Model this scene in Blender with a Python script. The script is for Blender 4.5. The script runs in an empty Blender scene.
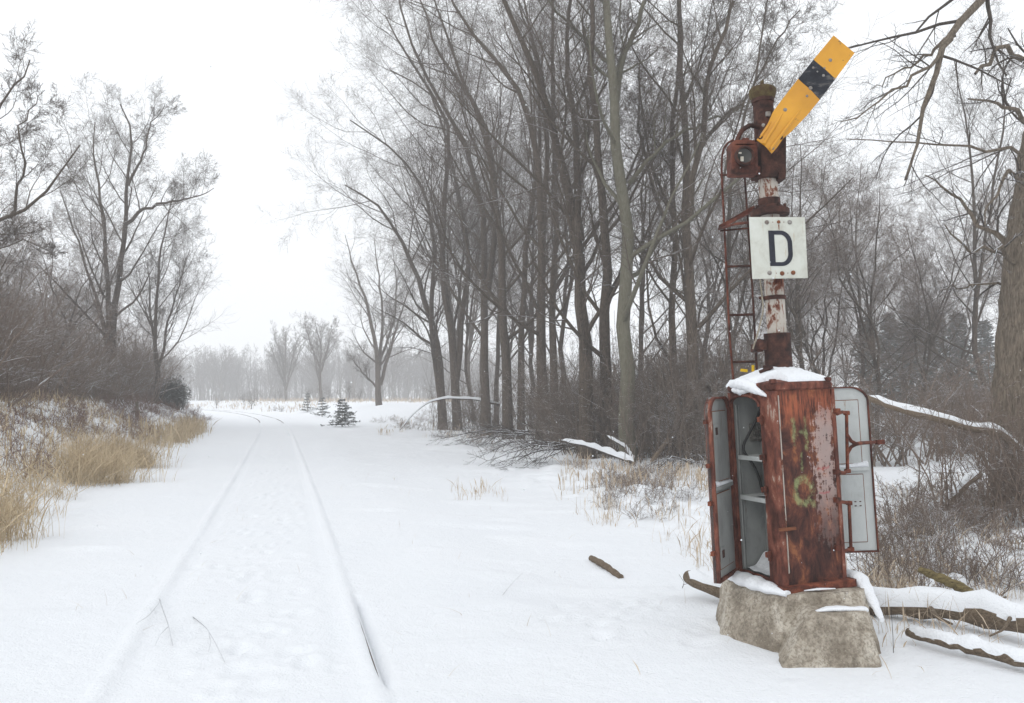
import bpy, bmesh, math, random
import numpy as np
from mathutils import Vector, Matrix, noise as mnoise
R = math.radians
random.seed(7)
rng = np.random.default_rng(11)
scene = bpy.context.scene
C = scene.collection

# ------------------------------------------------------------------ camera geometry
F = 796.0; CAMZ = 1.63; PITCH = math.atan(57.5 / F)
def at(px, py, Y):
    """point of the place seen at photo pixel px, py and lying Y metres ahead"""
    u = (px - 512.0) / F; v = (341.5 - py) / F
    c, s = math.cos(PITCH), math.sin(PITCH)
    t = Y / (c - v * s)
    return Vector((u * t, Y, CAMZ + t * (s + v * c)))

# ------------------------------------------------------------------ object helpers
def tag(o, label=None, cat=None, group=None, kind=None):
    if label: o['label'] = label
    if cat: o['category'] = cat
    if group: o['group'] = group
    if kind: o['kind'] = kind
    return o
def empty(name, loc=(0, 0, 0)):
    o = bpy.data.objects.new(name, None); C.objects.link(o)
    o.empty_display_size = 0.2; o.location = loc
    return o
def copy_tree(o, parent=None):
    c = o.copy(); C.objects.link(c); c.parent = parent
    for ch in o.children:
        copy_tree(ch, c)
    return c
def link_mesh(name, me, mats, parent=None):
    for m in (mats if isinstance(mats, (list, tuple)) else [mats]):
        me.materials.append(m)
    o = bpy.data.objects.new(name, me); C.objects.link(o)
    if parent: o.parent = parent
    return o
def np_mesh(name, V, Q, smooth=True):
    """quads (n,4) or triangles (n,3) from numpy arrays"""
    me = bpy.data.meshes.new(name)
    V = np.ascontiguousarray(V, dtype=np.float32); Q = np.ascontiguousarray(Q, dtype=np.int32)
    n = Q.shape[1]
    me.vertices.add(len(V)); me.vertices.foreach_set('co', V.ravel())
    me.loops.add(Q.size); me.loops.foreach_set('vertex_index', Q.ravel())
    me.polygons.add(len(Q))
    me.polygons.foreach_set('loop_start', np.arange(0, Q.size, n, dtype=np.int32))
    me.polygons.foreach_set('use_smooth', np.full(len(Q), smooth, dtype=bool))
    me.update(calc_edges=True)
    return me

class MB:
    """collects shapes into one mesh"""
    def __init__(s): s.v = []; s.f = []; s.sm = []
    def add(s, vs, fs, smooth=False):
        b = len(s.v); s.v += [tuple(v) for v in vs]
        s.f += [tuple(b + i for i in f) for f in fs]; s.sm += [smooth] * len(fs)
    def box(s, c, size, M=None, bev=0.0):
        bm = bmesh.new(); bmesh.ops.create_cube(bm, size=1)
        for v in bm.verts: v.co = Vector((v.co.x * size[0], v.co.y * size[1], v.co.z * size[2]))
        if bev > 0: bmesh.ops.bevel(bm, geom=list(bm.edges), offset=bev, segments=2, affect='EDGES', profile=.7)
        if M is None: M = Matrix.Identity(3)
        c = Vector(c); bm.verts.index_update()
        s.add([c + M @ v.co for v in bm.verts], [[v.index for v in f.verts] for f in bm.faces]); bm.free()
    def tube(s, pts, rad, n=10, cap=True, smooth=True):
        pts = [Vector(p) for p in pts]; k = len(pts)
        if not hasattr(rad, '__len__'): rad = [rad] * k
        t0 = (pts[1] - pts[0]).normalized()
        ref = Vector((0, 0, 1)) if abs(t0.z) < .8 else Vector((1, 0, 0))
        a = t0.cross(ref).normalized(); vs = []; fs = []
        for i in range(k):
            t = (pts[min(i + 1, k - 1)] - pts[max(i - 1, 0)]).normalized()
            a = (a - t * a.dot(t)).normalized(); b = t.cross(a)
            for j in range(n):
                w = 2 * math.pi * j / n
                vs.append(pts[i] + (a * math.cos(w) + b * math.sin(w)) * rad[i])
        for i in range(k - 1):
            for j in range(n):
                j2 = (j + 1) % n
                fs.append((i * n + j, i * n + j2, (i + 1) * n + j2, (i + 1) * n + j))
        s.add(vs, fs, smooth)
        if cap:
            s.add(vs[:n], [tuple(range(n))[::-1]]); s.add(vs[-n:], [tuple(range(n))])
    def prism(s, poly, off, flip=False):
        """polygon (list of 3D) extruded by vector off"""
        n = len(poly); off = Vector(off); poly = [Vector(p) for p in poly]
        vs = poly + [p + off for p in poly]
        fs = [tuple(range(n))[::-1], tuple(range(n, 2 * n))]
        for i in range(n):
            j = (i + 1) % n; fs.append((i, j, n + j, n + i))
        s.add(vs, fs)
    def lathe(s, prof, M, n=24):
        """prof: (r,z) list; M a 4x4"""
        vs = []; fs = []; k = len(prof)
        for r, z in prof:
            for j in range(n):
                w = 2 * math.pi * j / n; vs.append(M @ Vector((r * math.cos(w), r * math.sin(w), z)))
        for i in range(k - 1):
            for j in range(n):
                j2 = (j + 1) % n; fs.append((i * n + j, i * n + j2, (i + 1) * n + j2, (i + 1) * n + j))
        s.add(vs, fs, True)
    def build(s, name, mat, parent=None, bevel=0.0, recalc=True):
        me = bpy.data.meshes.new(name); me.from_pydata(s.v, [], s.f)
        me.polygons.foreach_set('use_smooth', s.sm)
        me.validate()
        if recalc:
            bm = bmesh.new(); bm.from_mesh(me); bmesh.ops.recalc_face_normals(bm, faces=bm.faces); bm.to_mesh(me); bm.free()
        o = link_mesh(name, me, mat, parent)
        if bevel > 0:
            md = o.modifiers.new('bevel', 'BEVEL'); md.width = bevel; md.segments = 2; md.limit_method = 'ANGLE'
        return o

# ------------------------------------------------------------------ materials
def mat(name):
    m = bpy.data.materials.new(name); m.use_nodes = True
    nt = m.node_tree; b = nt.nodes['Principled BSDF']
    return m, nt, b
def N(nt, t, **k):
    n = nt.nodes.new(t)
    for a, v in k.items():
        if a.startswith('i_'):
            n.inputs[int(a[2:]) if a[2:].isdigit() else a[2:].replace('_', ' ')].default_value = v
        else: setattr(n, a, v)
    return n
def ramp(nt, fac, stops):
    r = nt.nodes.new('ShaderNodeValToRGB'); e = r.color_ramp.elements
    while len(e) < len(stops): e.new(.5)
    for x, (p, c) in zip(e, stops):
        x.position = p; x.color = (*c, 1) if len(c) == 3 else c
    nt.links.new(fac, r.inputs[0]); return r.outputs[0]
def noise_fac(nt, scale, detail=4, rough=.6, vec=None, dist=0.0):
    n = N(nt, 'ShaderNodeTexNoise'); n.inputs['Scale'].default_value = scale
    n.inputs['Detail'].default_value = detail; n.inputs['Roughness'].default_value = rough
    n.inputs['Distortion'].default_value = dist
    if vec is not None: nt.links.new(vec, n.inputs['Vector'])
    return n.outputs['Fac']
def objcoord(nt, scale=None):
    tc = N(nt, 'ShaderNodeTexCoord'); o = tc.outputs['Object']
    if scale:
        mp = N(nt, 'ShaderNodeMapping'); mp.inputs['Scale'].default_value = scale
        nt.links.new(o, mp.inputs['Vector']); o = mp.outputs['Vector']
    return o
def mixc(nt, fac, a, b):
    m = N(nt, 'ShaderNodeMix', data_type='RGBA')
    for s, x in ((m.inputs['Factor'], fac), (m.inputs['A'], a), (m.inputs['B'], b)):
        if isinstance(x, (int, float)): s.default_value = x
        elif isinstance(x, tuple): s.default_value = (*x, 1)
        else: nt.links.new(x, s)
    return m.outputs['Result']
def math_(nt, op, a, b=None, clamp=False):
    m = N(nt, 'ShaderNodeMath', operation=op); m.use_clamp = clamp
    for i, x in enumerate((a, b)):
        if x is None: continue
        if isinstance(x, (int, float)): m.inputs[i].default_value = x
        else: nt.links.new(x, m.inputs[i])
    return m.outputs[0]
def bump(nt, b, h, strength=.3, dist=.02):
    n = N(nt, 'ShaderNodeBump'); n.inputs['Strength'].default_value = strength; n.inputs['Distance'].default_value = dist
    nt.links.new(h, n.inputs['Height']); nt.links.new(n.outputs[0], b.inputs['Normal'])
def simple(name, stops, scale=6, rough=.85, bstr=.3, vecscale=None, bdist=.01):
    m, nt, b = mat(name); v = objcoord(nt, vecscale)
    f = noise_fac(nt, scale, 6, .65, v)
    nt.links.new(ramp(nt, f, stops), b.inputs['Base Color']); b.inputs['Roughness'].default_value = rough
    bump(nt, b, f, bstr, bdist); return m

SNOWC = (.86, .89, .93)
def snow_mat():
    m, nt, b = mat('snow')
    g = N(nt, 'ShaderNodeNewGeometry').outputs['Position']
    f = noise_fac(nt, 9, 8, .62, g); f2 = noise_fac(nt, .8, 4, .5, g); f3 = noise_fac(nt, 60, 3, .6, g)
    nt.links.new(mixc(nt, f2, (.815, .84, .872), (.855, .872, .895)), b.inputs['Base Color'])
    b.inputs['Roughness'].default_value = .75; b.inputs['Specular IOR Level'].default_value = .25
    h = math_(nt, 'ADD', f, math_(nt, 'MULTIPLY', f3, .5))
    bump(nt, b, h, .6, .045)
    return m
def bark_mat(name, dark, light, snow=.0, scale=5, vs=(6, 6, 1.2), bd=.03):
    """bark; where snow > 0 fallen snow lies on the faces that look up"""
    m, nt, b = mat(name); v = objcoord(nt, vs)
    f = noise_fac(nt, scale, 6, .7, v, .4)
    col = ramp(nt, f, [(.3, dark), (.72, light)])
    b.inputs['Roughness'].default_value = .9; b.inputs['Specular IOR Level'].default_value = .2
    if snow > 0:
        g = N(nt, 'ShaderNodeNewGeometry'); sp = N(nt, 'ShaderNodeSeparateXYZ'); nt.links.new(g.outputs['Normal'], sp.inputs[0])
        n2 = noise_fac(nt, 1.3, 3, .6, g.outputs['Position'])
        k = math_(nt, 'ADD', sp.outputs[2], math_(nt, 'MULTIPLY', math_(nt, 'SUBTRACT', n2, .5), 1.6))
        k = math_(nt, 'MULTIPLY', math_(nt, 'SUBTRACT', k, 1 - snow), 8, True)
        col = mixc(nt, k, col, SNOWC)
    nt.links.new(col, b.inputs['Base Color']); bump(nt, b, f, .8, bd)
    return m
M = {}
M['snow'] = snow_mat()
M['bark'] = bark_mat('grey bark', (.036, .027, .021), (.155, .122, .094), .16)
M['bark_green'] = bark_mat('greenish smooth bark', (.10, .095, .065), (.20, .185, .14), .0)
M['bark_dark'] = bark_mat('furrowed dark bark', (.05, .038, .029), (.30, .245, .185), .1, 4, (9, 9, 1.3), .06)
M['twig'] = bark_mat('twig bark', (.066, .051, .041), (.165, .133, .108), .16)
M['twig_brown'] = bark_mat('brown brush bark', (.12, .088, .070), (.29, .225, .18), .24)
M['twig_mid'] = bark_mat('undergrowth bark', (.10, .078, .062), (.24, .19, .155), .24)
M['twig_red'] = bark_mat('reddish brush bark', (.12, .07, .055), (.24, .15, .12), .14)
M['branch_dark'] = bark_mat('dark branch bark', (.035, .028, .024), (.12, .10, .085), .30)
M['log'] = bark_mat('bare log wood', (.07, .05, .035), (.27, .21, .15), .0, 5, (3, 14, 14), .02)
M['log_yellow'] = bark_mat('mossy broken log wood', (.06, .045, .025), (.30, .24, .11), .0, 5, (3, 12, 12), .02)
M['needle'] = bark_mat('spruce needles', (.025, .035, .03), (.075, .09, .075), .30)
M['needle_plain'] = bark_mat('dark needles', (.03, .035, .03), (.085, .09, .075), .1)
def straw(name, a, b_):
    m, nt, b = mat(name)
    g = N(nt, 'ShaderNodeNewGeometry').outputs['Random Per Island']
    g2 = noise_fac(nt, .9, 3, .5, objcoord(nt))
    k = math_(nt, 'ADD', math_(nt, 'MULTIPLY', g, .7), math_(nt, 'MULTIPLY', g2, .5))
    nt.links.new(ramp(nt, k, [(.1, a), (.95, b_)]), b.inputs['Base Color']); b.inputs['Roughness'].default_value = .8
    return m
M['straw'] = straw('dry straw grass', (.30, .22, .13), (.62, .50, .33))
M['straw_pale'] = straw('pale dry weeds', (.30, .22, .15), (.60, .50, .38))
M['leaf'] = straw('withered leaves', (.28, .15, .08), (.42, .27, .16))

# ------------------------------------------------------------------ track and terrain
TK = np.array([(-30, 8.0), (0, -.22), (4.65, -1.55), (16.4, -4.92), (43, -12.7), (62, -18.8), (80, -25.8), (100, -34.8), (130, -51.0), (170, -76.0), (230, -118.0), (420, -260.0)])
_tkY = np.linspace(-30, 420, 901)
_tkX = np.interp(_tkY, TK[:, 0], TK[:, 1])
for _ in range(3): _tkX = np.convolve(np.pad(_tkX, 8, mode='reflect', reflect_type='odd'), np.ones(17) / 17, 'valid')
def track_x(y): return np.interp(y, _tkY, _tkX)
def track_cos(y):
    d = (np.interp(np.asarray(y) + 1., _tkY, _tkX) - np.interp(np.asarray(y) - 1., _tkY, _tkX)) / 2
    return 1 / np.sqrt(1 + d * d)
def sstep(a, b, x):
    t = np.clip((x - a) / (b - a), 0, 1); return t * t * (3 - 2 * t)
_perm = rng.random((512, 512))
def vnoise(x, y):
    xi = np.floor(x).astype(int); yi = np.floor(y).astype(int); fx = x - xi; fy = y - yi
    fx = fx * fx * (3 - 2 * fx); fy = fy * fy * (3 - 2 * fy)
    g = lambda a, b: _perm[a % 512, b % 512]
    return (g(xi, yi) * (1 - fx) + g(xi + 1, yi) * fx) * (1 - fy) + (g(xi, yi + 1) * (1 - fx) + g(xi + 1, yi + 1) * fx) * fy - .5
_pr = np.random.default_rng(5)
STEPS = []
for i in range(260):                                   # old footprints along the middle of the track
    yy = 4 + 26 * _pr.random() ** 1.5; STEPS.append((track_x(yy) + _pr.normal(.05, .25), yy, _pr.uniform(.05, .09), _pr.uniform(.008, .022)))
for i in range(36):                                    # and around the signal
    p = at(_pr.uniform(590, 760), _pr.uniform(590, 640), 5.6); yy = 1.63 * F / (_pr.uniform(588, 640) - 399); STEPS.append(((_pr.uniform(545, 740) - 512) / F * yy, yy, _pr.uniform(.04, .1), _pr.uniform(.01, .028)))
for i in range(10):
    yy = 6.2 + i * .12; STEPS.append(((630 + i * 5 - 512) / F * yy, yy, .07, .02))
def ground_h(x, y):
    x = np.asarray(x, float); y = np.asarray(y, float)
    s = (x - track_x(y)) * track_cos(y)
    foot = -2.9 + .5 * vnoise(y * .25 + 3, y * 0 + 7)
    top = 1.55 * (1 - .75 * sstep(48, 75, y))
    bank = top * sstep(0, 1, (foot - s) / 4.6) + .25 * sstep(-8, -20, s)
    rise = 1.15 * sstep(48, 74, y) * sstep(5, 12, s)
    rough = sstep(3.2, 7, np.abs(s))
    h = bank + rise - .10 * sstep(1.6, 3.2, s) * (1 - sstep(8, 16, s))
    h = h + rough * (vnoise(x * .5, y * .5) * .16 + vnoise(x * 1.7 + 9, y * 1.7) * .07 + vnoise(x * 5, y * 5 + 3) * .03)
    h = h + vnoise(x * .3 + 31, y * .3) * .05 * sstep(.8, 3, np.abs(s)) + vnoise(x * 2.2, y * 1.1 + 50) * .018 + vnoise(x * 7, y * 5) * .008
    h = h + np.clip(vnoise(x * 1.1 + 12, y * 2.6 + 5) - .12, 0, 1) * .10 * sstep(.9, 1.6, np.abs(s))
    far = sstep(60, 20, y)
    for c in (-.75, .75):
        h = h + .028 * np.exp(-((s - c) / .056) ** 4) * (.9 + .6 * vnoise(y * .9 + c, y * 0))
        h = h - .007 * np.exp(-((s - c + (.15 if c > 0 else -.15)) / .05) ** 2)
    # the stretch where the right rail is swept bare
    bare = sstep(4.5, 4.9, y) * (1 - sstep(6.45, 6.9, y))
    h = h - bare * .075 * np.exp(-((s - .825) / .03) ** 2)
    # snow lies level round the signal's foundation
    d = np.hypot(x - 1.96, y - 5.6); k = 1 - sstep(.9, 2.2, d); h = h * (1 - k) + k * (.045 + .3 * h)
    # snow lying over flattened weeds and brush on the right
    k = sstep(4.2, 6, s) * (1 - sstep(17, 24, y)) * sstep(5.5, 7.5, y)
    h = h + k * (np.clip(vnoise(x * 3.1, y * 3.1), 0, 1) * .22 + np.abs(vnoise(x * 8 + 5, y * 8)) * .07)
    k = sstep(-3.6, -4.6, s) * (1 - sstep(30, 45, y)); h = h + k * (np.clip(vnoise(x * 2.3 + 70, y * 2.3), -.1, 1) * .25 + np.abs(vnoise(x * 6 + 5, y * 6)) * .08)
    for c, w in ((-.86, .05), (.86, .05)):
        h = h - .055 * np.exp(-((s - c) / w) ** 2) * sstep(55, 80, y) * (vnoise(y * .05, y * 0 + 9 + c) > -.1)
    return h
def gz(x, y): return float(ground_h(np.array([x]), np.array([y]))[0])

def make_ground():
    S = np.concatenate([-np.geomspace(330, 9, 50), np.linspace(-8.9, -1.1, 90), np.linspace(-1.05, 1.05, 85),
                        np.linspace(1.1, 6.5, 95), np.geomspace(6.6, 330, 100)])
    Yn = np.concatenate([np.linspace(-14, 3.0, 30), np.geomspace(3.04, 420, 620)])
    s, y = np.meshgrid(S, Yn)
    c = track_cos(y)
    # offset measured across the track close to it, straight sideways far from it
    x = track_x(y) + s / c
    z = ground_h(x, y)
    for (fx, fy, r, d) in STEPS:
        k = (np.abs(y - fy) < .5) & (np.abs(x - fx) < .5)
        q = ((x[k] - fx) / r) ** 2 + ((y[k] - fy) / (r * 1.5)) ** 2
        z[k] += -d * np.exp(-q * 1.2) + d * .45 * np.exp(-(np.sqrt(q) - 1.35) ** 2 * 6)
    nY, nS = s.shape
    V = np.stack([x, y, z], -1).reshape(-1, 3)
    i = np.arange(nY * nS).reshape(nY, nS)
    Q = np.stack([i[:-1, :-1], i[:-1, 1:], i[1:, 1:], i[1:, :-1]], -1).reshape(-1, 4)
    o = link_mesh('ground', np_mesh('ground', V, Q), M['snow']); tag(o, kind='structure')
make_ground()
# ------------------------------------------------------------------ bare trees
def norm(a): return a / np.maximum(np.linalg.norm(a, axis=-1, keepdims=True), 1e-9)
def tubes(groups):
    """groups: list of (P (n,k,3), Rr (n,k), sides) -> vertices and quads"""
    Vs = []; Qs = []; base = 0
    for P, Rr, sd in groups:
        n, k, _ = P.shape
        if n == 0: continue
        T = np.empty_like(P); T[:, 1:-1] = P[:, 2:] - P[:, :-2]; T[:, 0] = P[:, 1] - P[:, 0]; T[:, -1] = P[:, -1] - P[:, -2]
        T = norm(T); m = norm(P[:, -1] - P[:, 0])
        ref = np.where(np.abs(m[:, 2:3]) < .75, np.array([[0, 0, 1.]]), np.array([[1., 0, 0]]))
        A = norm(np.cross(T, ref[:, None, :])); B = np.cross(T, A)
        w = np.arange(sd) * 2 * np.pi / sd
        V = P[:, :, None, :] + Rr[:, :, None, None] * (A[:, :, None, :] * np.cos(w)[None, None, :, None] + B[:, :, None, :] * np.sin(w)[None, None, :, None])
        Vs.append(V.reshape(-1, 3))
        idx = base + np.arange(n * k * sd).reshape(n, k, sd); nx = np.roll(idx, -1, 2)
        Qs.append(np.stack([idx[:, :-1], nx[:, :-1], nx[:, 1:], idx[:, 1:]], -1).reshape(-1, 4)); base += n * k * sd
    return np.concatenate(Vs), np.concatenate(Qs)
def resample(pts, k):
    pts = np.asarray(pts, float); d = np.r_[0, np.cumsum(np.linalg.norm(np.diff(pts, axis=0), axis=1))]
    # smooth curve through the points
    t = np.linspace(0, d[-1], 40); q = np.stack([np.interp(t, d, pts[:, i]) for i in range(3)], 1)
    for _ in range(3): q[1:-1] = (q[:-2] + 2 * q[1:-1] + q[2:]) / 4
    t2 = np.linspace(0, 39, k); return np.stack([np.interp(t2, np.arange(40), q[:, i]) for i in range(3)], 1)
def plen(P): return np.linalg.norm(np.diff(P, axis=1), axis=2).sum(1)
def sprout(P, Rr, cnt, t0, t1, ang, lr, rr, k, wob, up, rg, rmin=.003, asd=9, taper=.35, lmax=None, fall=.6):
    n, k0, _ = P.shape; L = plen(P)
    idx = np.repeat(np.arange(n), cnt)
    m = len(idx)
    t = t0 + (t1 - t0) * ((np.tile(np.arange(cnt), n) + rg.random(m)) / cnt)
    f = t * (k0 - 1) * .9999; i = f.astype(int); fr = (f - i)[:, None]
    a, b = P[idx, i], P[idx, i + 1]; pos = a * (1 - fr) + b * fr; T = norm(b - a)
    rad = Rr[idx, i] * (1 - fr[:, 0]) + Rr[idx, i + 1] * fr[:, 0]
    v = norm(rg.normal(size=(m, 3))); U = norm(np.cross(T, v))
    al = np.radians(rg.normal(ang, asd, m))[:, None]
    d = norm(T * np.cos(al) + U * np.sin(al))
    ln = L[idx] * lr * (1 - fall * (t - t0) / (t1 - t0 + 1e-6)) * rg.uniform(.6, 1.25, m)
    if lmax: ln = np.minimum(ln, lmax)
    r0 = np.clip(rad * rr, rmin, None)
    Q = np.empty((m, k, 3)); Q[:, 0] = pos; st = (ln / (k - 1))[:, None]
    for j in range(1, k):
        d = norm(d + rg.normal(size=(m, 3)) * wob + np.array([0, 0, up])); Q[:, j] = Q[:, j - 1] + d * st
    Rn = np.clip(r0[:, None] * np.linspace(1, taper, k)[None, :], rmin * .7, None)
    return Q, Rn
def stems_np(stems, K, rg, jit=.04):
    P = []; Rr = []
    for pts, ra, rb in stems:
        q = resample(pts, K); q[1:-1] += rg.normal(size=(K - 2, 3)) * jit; P.append(q)
        w = np.linspace(0, 1, K) ** .85; Rr.append(ra * (1 - w) + rb * w)
        Rr[-1][0] *= 1.12
    return np.array(P), np.array(Rr)
def tree_parts(stems, rg, c=(12, 9, 8, 6), t0=.16, ang=(44, 44, 45, 45), lr=(.40, .52, .55, .6), up=(.12, .07, .05, .02), K=14,
               rr=(.42, .45, .5, .6), wob=(.12, .15, .16, .17), rmin=.0035, jit=.04, sides=9):
    P0, R0 = stems_np(stems, K, rg, jit)
    P1, R1 = sprout(P0, R0, c[0], t0, .97, ang[0], lr[0], rr[0], 8, wob[0], up[0], rg, rmin, taper=.16, fall=.5)
    P2, R2 = sprout(P1, R1, c[1], .2, .98, ang[1], lr[1], rr[1], 6, wob[1], up[1], rg, rmin, taper=.2, fall=.4)
    P3, R3 = sprout(P2, R2, c[2], .15, .98, ang[2], lr[2], rr[2], 4, wob[2], up[2], rg, rmin, fall=.35)
    P4, R4 = sprout(P3, R3, c[3], .1, .98, ang[3], lr[3], rr[3], 3, wob[3], up[3], rg, rmin, fall=.3)
    return [(P0, R0, sides), (P1, R1, 6)], [(P2, R2, 4), (P3, R3, 3), (P4, R4, 3)]
def build_tree(name, origin, stems, rg, bark='bark', twig='twig', **kw):
    """stems in world space; the empty stands at the foot"""
    o = empty(name, origin); org = np.array(origin)
    tr, cr = tree_parts(stems, rg, **kw)
    V, Q = tubes(tr); link_mesh('trunk', np_mesh('trunk', V - org, Q), M[bark], o)
    V, Q = tubes(cr); link_mesh('crown', np_mesh('crown', V - org, Q), M[twig], o)
    return o
def px_stem(pts, Y, wa, wb, dy=1.2, rg=None, sink=True):
    """stem seen through the given pixels, Y metres away; widths in pixels"""
    rg = rg or rng; out = []; off = 0; k = len(pts)
    for i, (x, y) in enumerate(pts):
        if i: off += rg.normal() * dy * .5
        out.append(tuple(at(x, y, Y + off)))
    if sink:
        p = out[0]; out[0] = (p[0], p[1], min(p[2], gz(p[0], p[1]) - .1))
    return (out, wa * .82 / 2 / F * Y, wb * .6 / 2 / F * Y)
def place_y(by): return CAMZ * F / (by - 399.0)

STAND = 'tall bare trees of the stand beside the track'
def hero(label, Y, stems, seed, bark='bark', twig='twig', group=STAND, **kw):
    rg = np.random.default_rng(seed)
    ss = [px_stem(p, Y, wa, wb, rg=rg, sink=(i == 0 or sk), dy=kw.get('dy', 1.2)) for i, (p, wa, wb, sk) in enumerate(stems)]
    kw.pop('dy', None)
    f = ss[0][0][0]
    o = build_tree('bare_tree', f, ss, rg, bark, twig, **kw)
    return tag(o, label, 'tree', group)
D4 = dict(c=(13, 9, 8, 6))
hero('leftmost leaning bare tree of the stand, limbs reaching out toward the track', 46,
     [([(443, 416), (439, 350), (423, 291), (402, 241), (381, 205), (345, 185)], 12, 2, 1),
      ([(441, 400), (430, 330), (436, 250), (425, 190), (395, 150), (350, 120)], 8, 2, 0)], 1, c=(14, 9, 8, 6), up=(.05, .05, .04, .02), ang=(48, 45, 45, 45), lr=(.50, .52, .55, .6))
hero('slim bare tree curving left near its top, second from the open end of the stand', 43,
     [([(458, 418), (452, 327), (441, 282), (450, 119), (409, 60), (385, 15)], 12, 2, 1),
      ([(456, 380), (470, 260), (455, 170), (433, 92), (390, 70)], 8, 2, 0)], 2, c=(14, 9, 8, 6), ang=(45, 45, 45, 45), lr=(.46, .52, .55, .6))
hero('slender bare tree with a stem forking toward the upper left, left half of the stand', 38,
     [([(486, 424), (484, 330), (484, 212), (462, 130), (433, 92), (405, 30), (395, -30)], 13, 2, 1),
      ([(486, 300), (498, 200), (484, 113), (440, 60), (415, -20)], 8, 2, 0)], 3, **D4)
hero('dark bare tree with a pair of stems close together, left half of the stand', 34,
     [([(508, 427), (505, 330), (500, 220), (484, 130), (455, 60), (425, -30)], 14, 2, 1),
      ([(521, 427), (522, 330), (526, 240), (540, 150), (535, 60), (520, -40)], 10, 2, 1)], 4, **D4)
hero('bare tree mid stand whose long limb sweeps up to the left', 31,
     [([(541, 432), (543, 330), (541, 230), (538, 143), (521, 89), (467, 27), (440, -30)], 15, 3, 1),
      ([(541, 260), (548, 160), (540, 60), (510, -20)], 9, 2, 0)], 5, **D4)
hero('straight narrow bare tree between the dark leaning trunks, middle of the stand', 30,
     [([(553, 433), (553, 320), (556, 200), (552, 100), (552, 0), (556, -90)], 11, 3, 1)], 6, **D4)
hero('thick dark trunk leaning left and forking high, standing over the snowy fallen limb', 24,
     [([(588, 446), (585, 350), (580, 250), (565, 170), (545, 90), (512, 20), (485, -50)], 21, 5, 1),
      ([(580, 240), (578, 150), (566, 60), (575, -60)], 11, 4, 0)], 7, c=(12, 9, 8, 5))
hero('thick dark trunk just left of the pale green-tinged one', 25,
     [([(606, 446), (605, 350), (606, 250), (598, 150), (588, 60), (600, -60)], 17, 5, 1)], 8, c=(12, 9, 8, 5))
hero('stout pale trunk with a green tinge rising straight and forking near the top', 22,
     [([(629, 456), (625, 350), (628, 230), (617, 140), (611, 60), (607, 0), (604, -110)], 21, 9, 1),
      ([(616, 100), (622, 60), (640, 20), (655, -50)], 9, 5, 0),
      ([(629, 184), (650, 155), (677, 135), (731, 113), (760, 95)], 6, 2, 0),
      ([(611, 62), (585, 40), (555, 10), (530, -20)], 6, 3, 0)], 9, bark='bark_green', c=(10, 7, 6, 4), dy=.7)
hero('bare tree right of the pale trunk with limbs spreading both ways at mid height', 24,
     [([(674, 452), (674, 330), (675, 220), (670, 140), (678, 60), (682, -20)], 11, 4, 1),
      ([(674, 240), (655, 190), (640, 130), (640, 60)], 6, 2, 0)], 10, **D4)
hero('big forked bare tree left of the signal, two limbs curving up right', 21.5,
     [([(692, 458), (692, 350), (688, 240), (687, 137), (680, 61), (682, -30)], 18, 6, 1),
      ([(690, 220), (692, 190), (700, 137), (711, 68), (735, 0), (745, -40)], 9, 4, 0),
      ([(700, 150), (722, 120), (750, 95), (770, 50), (800, 10)], 5, 2, 0)], 12, c=(12, 9, 8, 6), dy=.7)
hero('thin bare tree rising behind the signal ladder', 28,
     [([(728, 440), (730, 330), (726, 230), (738, 140), (760, 60), (770, -20)], 9, 2, 1),
      ([(728, 380), (748, 260), (765, 180), (790, 100)], 5, 2, 0)], 13, **D4)
LEFTG = 'bare trees on the left bank'
hero('largest bare tree on the left bank, snow caught along its forked trunk', 38,
     [([(110, 370), (112, 340), (119, 280), (125, 229), (129, 165), (134, 122), (120, 104)], 11, 2, 1),
      ([(110, 340), (108, 300), (105, 229), (98, 188), (92, 145), (95, 122)], 7, 1.5, 0),
      ([(124, 225), (145, 208), (169, 201), (195, 198), (214, 188)], 5, 1, 0),
      ([(109, 352), (103, 316), (92, 285), (76, 235), (60, 190)], 6, 1.5, 0),
      ([(128, 185), (145, 150), (150, 125), (165, 105)], 4, 1, 0)], 21, bark='bark', group=LEFTG, c=(12, 10, 8, 6), lr=(.46, .5, .5, .5), ang=(46, 44, 42, 42), up=(.10, .05, .03, .0), dy=.8)
hero('slim upright bare tree at the right end of the left-bank wood', 45,
     [([(157, 395), (156, 330), (158, 265), (165, 230), (172, 200)], 6, 1.5, 1),
      ([(157, 370), (170, 320), (180, 280), (190, 250)], 4, 1, 0),
      ([(158, 370), (150, 310), (147, 260)], 4, 1, 0)], 22, group=LEFTG, c=(15, 9, 8, 5), lr=(.5, .5, .5, .5))
hero('bare tree at the left edge of the picture with limbs arching in toward the sky', 17,
     [([(-80, 470), (-60, 350), (-50, 260), (-20, 232), (15, 216), (40, 200), (66, 165), (80, 145)], 13, 2, 1),
      ([(-50, 262), (-40, 180), (-5, 120), (15, 85), (30, 60)], 8, 2, 0),
      ([(10, 218), (25, 170), (20, 130), (35, 95), (45, 90)], 4, 1, 0),
      ([(-50, 300), (-20, 255), (20, 240), (50, 250)], 4, 1, 0)], 23, twig='twig', group=LEFTG, c=(10, 8, 7, 5), lr=(.33, .52, .5, .5), dy=.4)
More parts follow.
